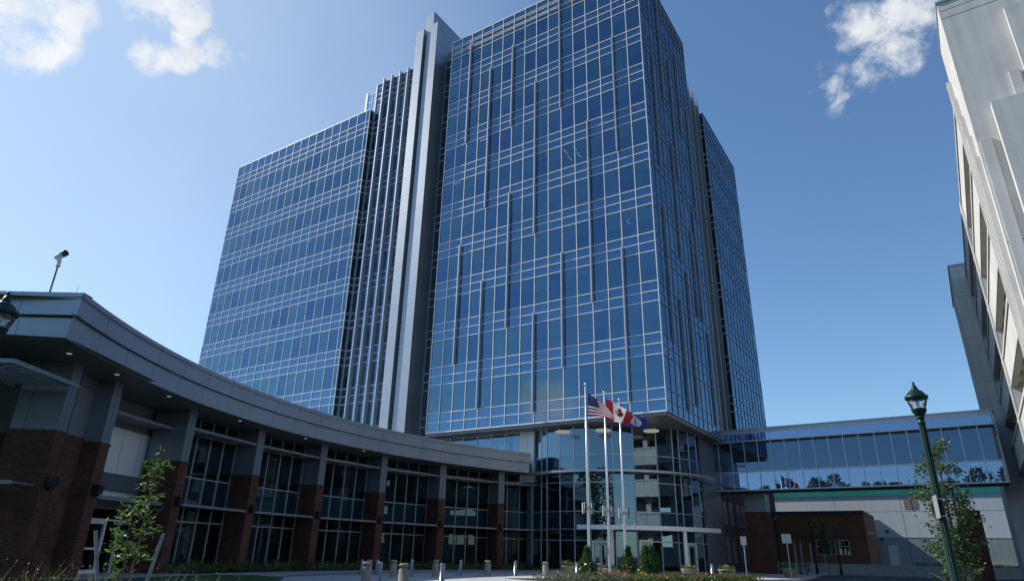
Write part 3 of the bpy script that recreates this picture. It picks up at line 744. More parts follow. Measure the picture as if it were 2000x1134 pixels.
# ------------------------------------------------------------------ white parking garage
GC = np.array([21.85, 25.65]); gu = az(34.5); gn = az(-55.5); gf_u = az(124.5); gf_n = az(214.5)
gl = Fr(GC, gu, gn); gfz = Fr(GC, gf_u, gf_n)
gar = thing('parking_garage', 'white precast concrete parking garage with open decks on the street side', 'parking garage', (*gl.P(10, -10, 0),))
GT = 28.2
def corner(m):
    m.quad(gfz, 0, 34, 0, 0, GT); m.quad(gl, 0, 4.1, 0, 0, GT)
    m.quad(gl, 4.1-.0, 4.1, 0, 0, GT); m.poly([gl.P(4.1, 0, 0), gl.P(4.1, -9, 0), gl.P(4.1, -9, GT), gl.P(4.1, 0, GT)], 0, [(0, 0), (9, 0), (9, GT), (0, GT)])
    m.flat(gl, 0, 4.1, 0, -34, GT)
    for s in (.55, 1.25, 1.95, 2.65, 3.35): m.box(gl, s, s+.22, 0, .22, 0, 25.6-1.9*(3.35-s)*1.2)
    # stepped panels standing proud of the street front
    for s, z in ((2.46, 26.4), (.87, 21.3)): m.box(gfz, s, 34, .02, .30 if s > 2 else .55, 0, z)
    m.box(gfz, .10, .55, .005, .10, 0, 19.7)
    m.box(gfz, 1.9, 2.3, .005, .12, 21.35, 22.9)
part('corner_wall', 'conc_plain', gar, corner)
part('coping', 'coping', gar, lambda m: (m.box(gfz, -.06, 34, -.4, .06, GT, GT+.14), m.box(gl, -.05, 4.15, -.4, .05, GT+.001, GT+.139)))
part('joint', 'reveal', gar, lambda m: (m.box(gfz, .02, 34, -.05, .006, 27.18, 27.2), m.box(gfz, .02, 34, -.05, .006, 27.68, 27.70), m.box(gfz, .02, 34, -.05, .006, 14.40, 14.43)))
LV = [25.15-3.82*k for k in range(7)]
for k, zt in enumerate(LV):
    for (s0, s1) in ((4.1, 17.9), (18.5, 33.2)):
        m = MB(); m.box(gl, s0, s1, -.3, -.02, max(zt-2.0, 0), zt); m.box(gl, s0-.002, s1+.002, -.34, .06, zt-.16, zt+.012); m.box(gl, s0-.004, s1+.004, -.32, .03, max(zt-2.03, .01), max(zt-1.85, .05))
        m.build('spandrel_panel', 'conc', gar)
    for (s0, s1) in ((4.1, 33.2),):
        m = MB(); m.box(gl, s0, s1, -24, -.35, max(zt-1.75, 0.02), max(zt-1.05, .1))
        for s in np.arange(s0+1.5, s1, 3.0): m.box(gl, s, s+.3, -14, -.36, max(zt-2.3, 0.01), max(zt-1.75, 0.02))
        m.build('parking_deck', 'conc_in', gar)
for s in (4.1, 17.9, 33.2):
    part('pier', 'conc', gar, lambda m: m.box(gl, s-.05, s+.65, -.9, .10, 0, 25.2))
for s in (8.7, 13.3, 23.3, 28.2): part('inner_column', 'conc_in', gar, lambda m: m.box(gl, s, s+.6, -1.6, -.9, 0, 24.5))
def stairblock(m):
    m.box(gl, 33.8, 46, -8, 1.1, 0, 26.4); m.box(gl, 33.7, 34.2, -1, 1.16, 0, 21.9)
part('stair_tower', 'conc', gar, stairblock)
part('stair_coping', 'coping', gar, lambda m: m.box(gl, 33.7, 46.1, -8, 1.2, 26.4, 26.55))
part('stair_window', 'dark_glass', gar, lambda m: m.quad(gl, 34.8, 35.6, 1.105, 3, 24.2))
def deck_lamp(m):
    for s, z in ((10.5, 18.0), (12.6, 17.95), (14.8, 14.3), (9.2, 14.2)): m.box(gl, s, s+.5, -1.9, -1.75, z-.4, z-.3)
part('deck_light', 'white', gar, deck_lamp)

# ------------------------------------------------------------------ warehouse, brown brick building, retaining wall behind
wp = np.array([38.5, 86.]); wq = np.array(atz(1650, 1112, 0)[:2]); wq = wq*(98/np.linalg.norm(wq)*1.0)
fw2 = Fr(wq, -u1, -u2)                                    # s to the right
wh = thing('warehouse', 'long pale panelled warehouse wall with teal band beyond the skybridge', 'warehouse', (*fw2.P(0, -5, 0),))
def on(fr, x, y, d=0.):
    n = fr.n; o = fr.o+d*n; r_ = ray(x, y); t = (n @ o)/(n @ r_[:2]); q = r_*t+np.array([0, 0, EYE]); return (q[:2]-fr.o) @ fr.u, q[2]
zT1 = on(fw2, 1650, 969)[1]; zT2 = on(fw2, 1650, 957)[1]; zL = on(fw2, 1800, 1049)[1]
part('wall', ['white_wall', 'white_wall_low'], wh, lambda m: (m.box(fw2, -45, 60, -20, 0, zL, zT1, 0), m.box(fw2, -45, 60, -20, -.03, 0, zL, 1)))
part('roof_band', 'teal', wh, lambda m: m.box(fw2, -45, 60, -20, .12, zT1, zT2+.1)); part('roof', 'reveal', wh, lambda m: m.box(fw2, -45, 60, -20, .05, zT2+.1, zT2+1.3))
sA, zA = on(fw2, 1778, 982); w = part('window', 'stop_back', wh, lambda m: m.box(fw2, sA-.7, sA+.7, .0, .03, zA-.7, zA+.7)); part('frame', 'galv', w, lambda m: m.box(fw2, sA-.04, sA+.04, .03, .06, zA-.7, zA+.7))
sD, zD = on(fw2, 1747, 1085); dd = part('door', 'white_wall', wh, lambda m: m.box(fw2, sD-.55, sD+.55, .0, .05, .8, 3.1)); part('handle', 'black', dd, lambda m: m.box(fw2, sD+.35, sD+.45, .05, .1, 1.8, 1.95))
for x, y in ((1733, 1037), (1723, 1052)):
    s_, z_ = on(fw2, x, y); part('wall_lamp', 'reveal', wh, lambda m: m.box(fw2, s_-.18, s_+.18, 0, .12, z_-.14, z_+.14))
fbk = Fr(fw2.o+11.5*fw2.n, fw2.u, fw2.n)
bs1, bzt = on(fbk, 1684, 996)
bk = thing('brick_building', 'low brown brick building with two square windows before the warehouse', 'building', (*fbk.P(bs1-10, 0, 0),))
part('wall', 'brick_far', bk, lambda m: m.box(fbk, bs1-30, bs1, -11.45, 0, 0, bzt-.35))
part('coping', 'reveal', bk, lambda m: m.box(fbk, bs1-30.1, bs1+.08, -11.4, .08, bzt-.35, bzt))
sj, zj = on(fbk, 1600, 1048); part('band', 'reveal', bk, lambda m: m.box(fbk, bs1-30, bs1+.02, -.2, .02, zj-.06, zj+.06))
for x0, x1, y0, y1 in ((1600, 1621, 1055, 1081), (1638, 1658, 1055, 1081)):
    a, zb_ = on(fbk, (x0+x1)/2, y1); _, zt_ = on(fbk, (x0+x1)/2, y0); hw = .66
    w = part('window', 'dark_glass', bk, lambda m: m.box(fbk, a-hw, a+hw, -.05, .01, zb_, zt_))
    def wf(m):
        for (p, q, r, s) in ((a-hw-.07, a-hw, zb_, zt_), (a+hw, a+hw+.07, zb_, zt_), (a-hw, a+hw, zt_, zt_+.08), (a-hw-.12, a+hw+.12, zb_-.1, zb_), (a-hw, a+hw, zt_-.62, zt_-.55)): m.box(fbk, p, q, -.02, .05, r, s)
    part('frame', 'fin', w, wf)
s_, z_ = on(fbk, 1698, 1038); fs2 = Fr(fbk.P(bs1, 0, 0)[:2], -fbk.n, fbk.u)
part('security_camera', 'white', bk, lambda m: m.box(fs2, 2.2, 2.6, 0, .5, z_-.1, z_+.1))
frt = Fr(fw2.o+15.2*fw2.n, fw2.u, fw2.n)
rt = tag(part('retaining_wall', 'kerb', None, lambda m: (m.box(frt, -45, 60, -.5, 0, 0, .80), m.box(frt, -45, 60, -.55, .05, .80, .92))), 'long low concrete retaining wall in front of the brown brick building', 'wall')
struct(tag(part('upper_terrace', 'conc_in', None, lambda m: m.flat(frt, -45, 60, -.5, -18, .78)), None, None))
def weeds(m, fr, s0, s1, d0, d1, z, n, h):
    for i in range(n):
        s = rb.uniform(s0, s1); d = rb.uniform(d0, d1); hh = h*rb.uniform(.5, 1.2); P = np.array(fr.P(s, d, z)); a = rb.uniform(0, 6.28)
        t = np.array([math.cos(a), math.sin(a), 0])*.03*hh/h*4*h; tip = P+np.array([rb.gauss(0, .25)*hh, rb.gauss(0, .25)*hh, hh])
        m.poly([P-t, P+t, tip])
tag(part('verge_grass', 'blade', None, lambda m: (weeds(m, fw2, 8, 26, .2, 2.5, .78, 1500, .45), weeds(m, fw2, 28, 55, 1, 9, .78, 2500, .5))), 'rough sunny grass along the foot of the warehouse wall', 'grass', None, 'stuff')

# ------------------------------------------------------------------ ground
def poly_sheet(name, pts, z, mat):
    m = MB(); m.poly([(x, y, z) for x, y in pts], 0, [(x, y) for x, y in pts]); return struct(m.build(name, mat))
poly_sheet('road', [(-1500, -1500), (1500, -1500), (1500, 1500), (-1500, 1500)], -.13, 'asphalt')
EDGE = [(9.5, 30), (11.2, 37.2), (13.6, 42.0), (16.2, 45.0), (19.9, 47.9), (24.5, 56), (28, 63), (31.5, 69.5), (36, 72.5), (60, 78)]
plaza = [(-90, 26)]+[(-6, 26)]+EDGE+[(60, 140), (-90, 140)]
def plaza_m(m):
    m.poly([(x, y, 0) for x, y in plaza], 0, [(x, y) for x, y in plaza])
    e = [(-6, 26)]+EDGE
    for a, b in zip(e[:-1], e[1:]):
        m.poly([(*a, -.14), (*b, -.14), (*b, 0), (*a, 0)], 0)
struct(part('plaza_pavement', 'pave', None, plaza_m))
def kerb(m):
    for a, b in zip(EDGE[:-1], EDGE[1:]):
        a, b = np.array(a), np.array(b); u = (b-a)/np.linalg.norm(b-a); f = Fr(a, u, (-u[1], u[0])); m.box(f, -.02, np.linalg.norm(b-a)+.02, -.02, .16, -.14, .012)
struct(part('kerb', 'kerb', None, kerb))
struct(part('brick_paving_band', 'pave_red', None, lambda m: [m.poly([pp(a, PR-4.3, .004), pp(a-1, PR-4.3, .004), pp(a-1, PR-3.6, .004), pp(a, PR-3.6, .004)], 0, [(a, 0), (a+.6, 0), (a+.6, .7), (a, .7)]) for a in np.arange(168, 124, -1.)]))
poly_sheet('lawn', [(-60, -6), (-7, -6), (-7.2, 12), (-8.4, 26.2), (-9.8, 31.5), (-11.6, 33.6), (-13.6, 33.2), (-15.3, 26), (-14.9, 20), (-60, 20)], .006, 'lawn')
struct(part('planting_strip', 'soil', None, lambda m: arcflat(m, PR+.2, PR+3.1, .012, a0=168, a1=117)))
rl = Fr((20.5, 40.), az(34.5), az(-55.5))
struct(part('lane_line', 'kerb', None, lambda m: [m.flat(rl, 4*i, 4*i+2, 3, 3.12, -.126) for i in range(-3, 9)]))
struct(part('far_pavement', 'pave', None, lambda m: m.box(frt, -20, 60, .06, 4.5, -.13, .02)))

# ------------------------------------------------------------------ vegetation
def leaf(m, P, L, W, mi=0, up=.3):
    a = rb.uniform(0, 2*math.pi); e = rb.gauss(up, .5)
    d = np.array([math.cos(a)*math.cos(e), math.sin(a)*math.cos(e), math.sin(e)]); t = np.cross(d, [rb.gauss(0, 1), rb.gauss(0, 1), rb.gauss(0, 1)]); t /= max(np.linalg.norm(t), 1e-6)
    P = np.array(P); m.poly([P, P+d*L*.5+t*W*.5, P+d*L, P+d*L*.5-t*W*.5], mi)
def strip_plants(m):
    for th in np.arange(169, 120, -.12):
        for k in range(5):
            P = np.array(pp(th+rb.uniform(-.1, .1), PR+rb.uniform(.4, 2.9), .01)); h = rb.uniform(.15, .5)
            for q in range(3): leaf(m, P+[rb.gauss(0, .06), rb.gauss(0, .06), h*rb.random()], .22, .05, 0, .8)
tag(part('planting_bed', 'leaf_b', None, strip_plants), 'low strappy green plants along the foot of the curved wing', 'plants', None, 'stuff')
def grass(m):
    for i in range(330):
        x = rb.uniform(-60, 430); D = rb.uniform(6.2, 11.5); cx, cy = atd(x, 1100, D)[:2]
        tall = .45+.62*rb.random()**2.2
        for b in range(30):
            a = rb.uniform(0, 6.28); h = tall*rb.uniform(.45, 1.0); ln = rb.uniform(.12, .5)*h
            p0 = np.array([cx+rb.gauss(0, .06), cy+rb.gauss(0, .06), 0]); d = np.array([math.cos(a), math.sin(a), 0])
            p1 = p0+d*ln*.35+[0, 0, h*.62]; p2 = p0+d*ln+[0, 0, h*rb.uniform(.82, 1.0)]
            t = np.array([-d[1], d[0], 0])*.0035
            mi = 0 if rb.random() < .62 else 1
            m.poly([p0-t, p0+t, p1+t*.8, p1-t*.8], mi); m.poly([p1-t*.8, p1+t*.8, p2], mi)
            if mi == 1 and rb.random() < .55:
                for q in range(4):
                    P = p2+[rb.gauss(0, .012), rb.gauss(0, .012), -.03*q]; leaf(m, P, .03, .010, 1, .3)
tag(part('ornamental_grass', ['blade', 'straw'], None, grass), 'backlit ornamental grass with straw seed heads in the foreground', 'grass', None, 'stuff')

def stem_tree(name, label, base, h, stems, crown, nleaf, L, W, mat, group=None, bare=.35, trunk_r=.035, cat='tree', bark='bark'):
    """thin-stemmed tree: leaves clustered along twigs inside the crown ellipsoids"""
    t = thing(name, label, cat, base, 0, group); bx, by = base[0], base[1]; bz = base[2] if len(base) > 2 else 0
    tm = MB(); lm = MB(); tips = []
    for (dx, dy, hh, r) in stems:
        pts = [np.array([bx+dx*q**1.2+rb.gauss(0, .02)*h*.2*(q > 0), by+dy*q**1.2, bz+hh*q]) for q in (0, .25, .5, .75, 1)]
        tm.tube(pts, [r, r*.85, r*.65, r*.4, r*.12], 7)
        for k in range(int(26*hh/h)):
            q = rb.uniform(bare, .98); i = min(int(q*4), 3); f = q*4-i; p = pts[i]*(1-f)+pts[i+1]*f
            a = rb.uniform(0, 6.28); ll = crown*(1.15-q*.75)*rb.uniform(.4, 1.1)
            e = p+np.array([math.cos(a)*ll, math.sin(a)*ll, ll*rb.uniform(.3, 1.1)])
            tm.tube([p, (p+e)/2+[0, 0, -.02], e], [r*.3, r*.2, r*.08], 4, 0, False); tips.append((p, e))
    for i in range(nleaf):
        p, e = tips[rb.randrange(len(tips))]; q = rb.uniform(.25, 1.05); P = p+(e-p)*q
        P = P+np.array([rb.gauss(0, 1), rb.gauss(0, 1), rb.gauss(0, 1)])*crown*.10
        leaf(lm, P, L*rb.uniform(.6, 1.25), W*rb.uniform(.7, 1.2), 0, .1)
    tm.build('trunk', bark, t); lm.build('crown', mat, t); return t
D = 9.2; b = atd(247, 1134, D); b[2] = 0
stem_tree('sapling', 'young staked sapling with glossy backlit leaves on the lawn before the brick piers', (b[0], b[1], 0), 2.3, [(.10, 0, 2.30, .022), (-.22, .1, 1.75, .014)], .42, 520, .115, .034, 'leaf_a', None, .42)
def stake(px0, py0, px1, py1, Dd, lab):
    P = atd(px1, py1, Dd); Q = atd(px0, py0, Dd); k = (Q[2]+.1)/max(P[2]-Q[2], .05); Q2 = Q-(P-Q)*k
    m = MB(); m.tube([Q2, P], .024, 7); o = m.build('tree_stake', 'stake', None, at=(Q2[0], Q2[1], 0)); tag(o, lab, 'stake', 'wooden stakes beside the sapling')
stake(287, 1134, 319, 1041, D-.2, 'grey leaning wooden stake nearer the tall glazed bays, beside the sapling')
stake(190, 1134, 187, 1035, D+.2, 'pale upright wooden stake standing before the glass door')
b = atd(1880, 1134, 15.0)
stem_tree('street_tree', 'young multi-stemmed leafy tree beside the tall green lamp post', (b[0], b[1], 0), 3.9, [(.05, 0, 3.9, .04), (-.28, .1, 3.5, .03), (.32, -.1, 3.2, .028), (-.5, -.1, 2.9, .022), (.55, .2, 2.5, .02)], .60, 5200, .072, .046, 'leaf_b', None, .20, .04)
b = atd(1619, 1113, 60.)
stem_tree('columnar_tree', 'slim dark columnar young tree in front of the brown brick building', (b[0], b[1], 0), 4.8, [(0, 0, 4.8, .06), (.1, .1, 4.2, .03)], .55, 1500, .2, .11, 'leaf_dark', None, .35)

def shrub(px, py, h, lab, D=None, w=.60):
    b = atz(px, py, 0)
    t = thing('shrub', lab, 'shrub', (b[0], b[1], 0), 0, 'evergreen shrubs at the flagpole bed'); m = MB(); s = MB()
    s.tube([(b[0], b[1], 0), (b[0]+.03, b[1], h*.85)], [.03, .01], 6); s.build('stem', 'bark', t)
    for i in range(2600):
        q = rb.random()**1.25; a = rb.uniform(0, 6.28); r = w*(1-q**1.5*.84)*(.82+.20*math.sin(9*q+px)+.16*math.sin(3*a+11*q+px))*math.sqrt(rb.uniform(.30, 1.12))
        leaf(m, (b[0]+r*math.cos(a), b[1]+r*math.sin(a), .06+h*q*rb.uniform(.90, 1.03)), .13, .055, 0, .45)
    m.build('foliage', 'leaf_dark', t); return t
shrub(1148, 1133, 1.52, 'glossy cone-shaped evergreen shrub at the foot of the nearest flagpole')
shrub(1229, 1131, 1.62, 'glossy evergreen shrub hiding the foot of the third flagpole')
shrub(1263, 1130, 1.72, 'glossy evergreen shrub, the nearer of the touching pair before the door')
shrub(1277, 1130.5, 1.74, 'glossy evergreen shrub, the right one of the touching pair before the door', w=.58)

bedA, bedB = np.array([1.6, 35.2]), np.array([13.6, 43.2]); bu = (bedB-bedA)/np.linalg.norm(bedB-bedA); fbed = Fr(bedA, bu, (bu[1], -bu[0])); bl = np.linalg.norm(bedB-bedA)
struct(part('flower_bed', 'soil', None, lambda m: m.flat(fbed, -.5, bl+.6, -2.2, 2.6, .014)))
def flowers(m):
    for i in range(2600):
        s = rb.uniform(.0, bl+.3); d = rb.uniform(-.6, 2.4); P = np.array(fbed.P(s, d, .01)); left = s < 4.2
        h = rb.uniform(.10, .34)+(.18*rb.random() if left else 0)
        mi = 2 if (left and rb.random() < .75) else 0
        for q in range(5): leaf(m, P+[rb.gauss(0, .07), rb.gauss(0, .07), h*rb.random()], .13, .035 if left else .06, mi, .7)
        if s > 2.6 and rb.random() < .26 and math.sin(s*2.1)+.4 > 0:
            for q in range(4): leaf(m, P+[rb.gauss(0, .06), rb.gauss(0, .06), h+.03*rb.random()], .075, .07, 1, .2)
tag(part('bedding_flowers', ['leaf_b', 'petal', 'lavender'], None, flowers), 'mixed bedding plants with pink and red flowers round the flagpoles', 'flowers', None, 'stuff')
for i, (px, py, lab) in enumerate([(1256, 1133, 'golden green mound plant in front of the second evergreen shrub'), (1290, 1131, 'golden green mound plant right below the touching pair of shrubs'), (1316, 1132, 'golden green mound plant nearest the yellow-flowered planter')]):
    b = atz(px, py, 0)
    m = MB()
    for k in range(420):
        a = rb.uniform(0, 6.28); e = math.asin(rb.random()); r = .36*rb.uniform(.75, 1)
        leaf(m, (b[0]+r*math.cos(a)*math.cos(e), b[1]+r*math.sin(a)*math.cos(e), .02+.36*math.sin(e)), .09, .035, 0, .5)
    tag(m.build('mound_plant', 'leaf_yellow', None, at=(b[0], b[1], 0)), lab, 'plant', 'golden mound plants in the flower bed')
def treeline(m):
    for i in range(30):
        c = np.array([-92, -4])+(i*3.1+rb.uniform(-.9, .9))*az(114.)+rb.uniform(-6, 6)*az(24.); h = rb.uniform(16.4, 19.8); w = rb.uniform(2.0, 3.3)
        m.tube([(c[0], c[1], -.1), (c[0], c[1], h*.6)], [.35, .2], 7, 1)
        for q in range(1700):
            a = rb.uniform(0, 6.28); zz = rb.uniform(.22, 1); rr = w*math.sqrt(max(1-((zz-.55)/.47)**2, 0))*rb.uniform(.5, 1.05)
            leaf(m, (c[0]+rr*math.cos(a), c[1]+rr*math.sin(a), h*zz), .55, .42, 0, 0)
tag(part('tree_line', ['leaf_far', 'bark'], None, treeline), 'row of tall trees mirrored along the foot of the skybridge panels', 'trees', None, 'stuff')

# ------------------------------------------------------------------ street lamps
def make_lamp(H=4.0):
    t = thing('street_lamp', None, None, (0, 0, 0))
    m = MB(); m.lathe([(.17, 0), (.17, .10), (.14, .14), (.13, .5), (.10, .62), (.115, .66), (.085, .72), (.078, .8), (.058, H-.12), (.07, H-.1), (.07, H-.06), (.056, H-.04), (.056, H)], (0, 0, 0), 24)
    for k in range(12):
        a = 2*math.pi*k/12; m.tube([(.076*math.cos(a), .076*math.sin(a), .82), (.056*math.cos(a), .056*math.sin(a), H-.14)], .007, 4)
    m.build('post', 'lamp_green', t, True)
    m = MB(); m.lathe([(.056, H), (.085, H+.01), (.085, H+.03), (.06, H+.04), (.075, H+.06), (.125, H+.13), (.142, H+.19), (.146, H+.20), (.12, H+.205)], (0, 0, 0), 24); m.build('bowl', 'lamp_green', t, True)
    m = MB(); m.lathe([(.118, H+.20), (.150, H+.27), (.172, H+.34), (.182, H+.41)], (0, 0, 0), 28); g = m.build('lantern_glass', 'lamp_glass', t, True)
    m = MB()
    for k in range(8):
        a = 2*math.pi*k/8; m.tube([(r*math.cos(a), r*math.sin(a), z) for r, z in ((.122, H+.20), (.153, H+.27), (.175, H+.34), (.185, H+.41))], .0035, 4)
    m.build('cage', 'lamp_green', g)
    m = MB(); m.tube([(0, 0, H+.2), (0, 0, H+.37)], [.022, .022], 10); m.lathe([(.05, H+.20), (.045, H+.235), (.02, H+.24)], (0, 0, 0), 12); m.build('lamp_bulb', 'lamp_inner', t)
    m = MB(); m.lathe([(.16, H+.40), (.205, H+.40), (.215, H+.415), (.215, H+.465), (.195, H+.48), (.168, H+.49), (.155, H+.53), (.115, H+.575), (.08, H+.59), (.076, H+.60), (.055, H+.64), (.038, H+.69), (.022, H+.70), (.018, H+.715), (.026, H+.735), (.02, H+.765), (.0, H+.775)], (0, 0, 0), 28); m.build('cap', 'lamp_green', t, True)
    return t
LH = 4.0
lampP = []
proto = None
def put_lamp(base, H, lab):
    global proto
    if proto is None: o = proto = make_lamp(LH)
    else: o = copy_tree(proto)
    o.location = (base[0], base[1], base[2] if len(base) > 2 else 0); s = H/(LH+.775); o.scale = (s, s, s)
    tag(o, lab, 'street lamp', 'green lantern street lamps'); return o
HT = 4.5
def top_at(x, y, H): P = atz(x, y, H); return (P[0], P[1], 0)
lp = top_at(1783, 745, HT)
near = put_lamp(lp, HT, 'tall dark green lantern lamp post standing before the skybridge, sign strapped to it')
put_lamp(top_at(18, 569, HT), HT, 'dark green lantern cut by the picture edge below the roof camera')
b = atd(1898, 1134, 26.0); put_lamp((b[0], b[1], 0), 4.45, 'green lamp post half hidden in the leafy street tree')
for (bx, by, tx, ty, Dd, lab) in ((1527, 1119, 1518, 1000, 58, 'small distant lamp post close to the shaded brick pier'), (1597, 1119.5, 1583, 1014, 60, 'small distant lamp post beside the columnar tree'), (1643, 1114, 1630, 1024, 66, 'small distant lamp post between the two square windows of the brick building')):
    P = atz(bx, by, 0) if Dd < 65 else atd(bx, by, Dd); Q = atd(tx, ty, P[1]); put_lamp((P[0], P[1], 0), Q[2], lab)
# sign plate strapped to the near lamp
sp0 = np.array(lp); a0 = math.atan2(-lp[1], -lp[0]); zs = atd(1820, 968, lp[1])[2]; ze = atd(1826, 1012, lp[1])[2]
t = thing('strapped_sign', 'thin sign plate seen edge-on, strapped to the tall green lamp post', 'sign', (lp[0], lp[1], ze))
fs = Fr((lp[0]-.10, lp[1]-.02), az(20.), (-1, 0)); m = MB(); m.box(fs, -.25, .06, -.004, .004, ze, zs); m.build('plate', 'sign_back', t)
m = MB(); m.lathe([(.072, 0), (.072, .015)], (lp[0], lp[1], zs-.06), 16); m.lathe([(.074, 0), (.074, .015)], (lp[0], lp[1], ze+.04), 16); m.box(fs, -.02, .02, -.07, .0, zs-.06, zs-.045); m.box(fs, -.02, .02, -.07, .0, ze+.04, ze+.055); m.build('strap', 'galv', t)

# ------------------------------------------------------------------ flagpoles and flags
P2 = atz(1188, 1127, 0); PH2 = float(atd(1180, 766, P2[1])[2])
def pole_pos(tx, ty):
    P = atz(tx, ty, PH2); return np.array([P[0], P[1], 0])
poles = [pole_pos(1143.2, 750), pole_pos(1180, 766), pole_pos(1209.3, 780)]
labs = ['tallest-looking silver flagpole flying the starred and striped flag', 'middle silver flagpole flying the red maple leaf flag', 'silver flagpole flying the dark blue seal flag']
fproto = None
def make_pole(H):
    t = thing('flagpole', None, None); m = MB(); m.tube([(0, 0, 0), (0, 0, .3), (0, 0, H*.5), (0, 0, H-.25)], [.085, .085, .078, .045], 18); m.lathe([(.16, 0), (.16, .03), (.11, .09), (.09, .12)], (0, 0, 0), 18); m.build('shaft', 'pole', t, True)
    m = MB(); m.tube([(0, 0, H-.28), (0, 0, H-.2)], .06, 12); m.tube([(0, 0, H-.2), (0, 0, H-.08)], .018, 8); m.lathe([(.001, -.085), (.05, -.07), (.08, -.03), (.086, 0), (.08, .03), (.05, .07), (.001, .085)], (0, 0, H), 18); m.build('finial_ball', 'pole', t, True)
    m = MB(); m.box(WF, .06, .10, -.03, .03, H-.3, H-.24); m.tube([(.085, 0, 1.3), (.08, 0, H-.3)], .008, 4); m.box(WF, -.14, -.06, -.03, .03, 1.35, 1.6); m.build('halyard', 'steel', t)
    m = MB(); zf = 3.75
    for s in (-1, 1):
        m.tube([(s*.06, 0, zf), (s*.20, 0, zf)], .03, 8); m.tube([(s*.28, 0, zf-.31), (s*.28, 0, zf+.31)], .088, 16)
    m.build('uplight', 'steel', t, True)
    m = MB(); m.tube([(0, 0, zf-.1), (0, 0, zf+.08)], .088, 16); m.build('clamp', 'galv', t)
    return t
for P, lab in zip(poles, labs):
    o = fproto = make_pole(PH2) if fproto is None else copy_tree(fproto)
    o.location = tuple(P); o.rotation_euler = (0, 0, rad(12)); tag(o, lab, 'flagpole', 'flagpoles in the flower bed')
def flag_surface(tops, bots, D, amp, ph):
    T = [np.array(p) for p in tops]; Bq = [np.array(p) for p in bots]
    def cur(pts, u):
        k = u*(len(pts)-1); i = min(int(k), len(pts)-2); f = k-i
        p0, p1, p2, p3 = pts[max(i-1, 0)], pts[i], pts[i+1], pts[min(i+2, len(pts)-1)]
        return .5*((2*p1)+(-p0+p2)*f+(2*p0-5*p1+4*p2-p3)*f*f+(-p0+3*p1-3*p2+p3)*f**3)
    def S(u, v):                                           # u along the fly, v down the hoist
        q = cur(T, u)*(1-v)+cur(Bq, u)*v
        dd = D+amp*u**.7*math.sin(ph+7.5*u+2.2*v)+.35*u
        return atd(q[0], q[1], dd)
    return S
def norm(S, u, v):
    e = .01; a = S(min(u+e, 1), v)-S(max(u-e, 0), v); b = S(u, min(v+e, 1))-S(u, max(v-e, 0)); n = np.cross(a, b); return n/np.linalg.norm(n)
def cloth(S, nu, nv, pick):
    m = MB()
    g = [[S(i/nu, j/nv) for j in range(nv+1)] for i in range(nu+1)]
    for i in range(nu):
        for j in range(nv): m.poly([g[i][j], g[i+1][j], g[i+1][j+1], g[i][j+1]], pick((i+.5)/nu, (j+.5)/nv))
    return m
def decal(m, S, uv, mi, off=.006):
    """flat figure laid on both sides of the cloth; uv in flag units"""
    cu = sum(p[0] for p in uv)/len(uv); cv = sum(p[1] for p in uv)/len(uv)
    for s in (1, -1):
        c = S(cu, cv)+norm(S, cu, cv)*off*s
        pts = [S(*p)+norm(S, *p)*off*s for p in uv]
        for i in range(len(pts)): m.poly([c, pts[i], pts[(i+1) % len(pts)]], mi)
MT['fl_red'] = leafmat('flag_red', (.42, .012, .022), (.46, .015, .025), .3, .7); MT['fl_white'] = leafmat('flag_white', (.72, .72, .74), (.78, .78, .78), .3, .7)
MT['fl_navy'] = leafmat('flag_navy', (.016, .022, .11), (.02, .028, .13), .25, .7); MT['fl_blue'] = leafmat('flag_blue', (.014, .022, .16), (.018, .03, .19), .25, .7)
MT['fl_dred'] = leafmat('flag_dark_red', (.30, .012, .03), (.34, .014, .035), .3, .7)
Z = lambda x, y: (1120+x/8.72, 730+y/8.72)
# starred and striped flag
S = flag_surface([Z(243, 325), Z(330, 385), Z(430, 448), Z(560, 548), Z(690, 712)], [Z(243, 712), Z(390, 715), Z(540, 732), Z(630, 760), Z(707, 792)], float(poles[0][1])-.05, .12, .4)
m = cloth(S, 40, 39, lambda u, v: 2 if (u < .42 and v < 7/13) else (0 if int(v*13) % 2 == 0 else 1))
def star(cu, cv, r):
    return [(cu+r*.55*math.sin(math.pi*k/5)*(1 if k % 2 == 0 else .42), cv-r*math.cos(math.pi*k/5)*(1 if k % 2 == 0 else .42)) for k in range(10)]
for rw in range(9):
    for c in range(6 if rw % 2 == 0 else 5):
        decal(m, S, star(.42*((c+.5+(0 if rw % 2 == 0 else .5))/6), (7/13)*(rw+.75)/9.5, .021), 1)
f1_ = m.build('flag', ['fl_dred', 'fl_white', 'fl_navy'], None, at=tuple(S(0, 0))); tag(f1_, 'starred and striped red, white and navy flag drooping in the wind', 'flag', 'flags on the three poles')
# maple leaf flag
S = flag_surface([Z(553, 410), Z(670, 478), Z(790, 540), Z(905, 605), Z(1025, 728)], [Z(565, 790), Z(690, 812), Z(790, 825), Z(830, 840), Z(912, 882)], float(poles[1][1])-.05, .14, 1.6)
m = cloth(S, 44, 22, lambda u, v: 0 if (u < .25 or u > .75) else 1)
ML = [(0, -.46), (.07, -.32), (.155, -.365), (.13, -.12), (.21, -.22), (.235, -.16), (.335, -.18), (.30, -.06), (.345, -.02), (.19, .13), (.205, .19), (.02, .17), (.02, .40)]
ML = ML+[(-x, y) for x, y in ML[::-1] if x > 0]
decal(m, S, [(.5+x*.56, .5+y*.86) for x, y in ML], 0, .008)
f2_ = m.build('flag', ['fl_red', 'fl_white'], None, at=tuple(S(0, 0))); tag(f2_, 'red and white flag with a red maple leaf', 'flag', 'flags on the three poles')
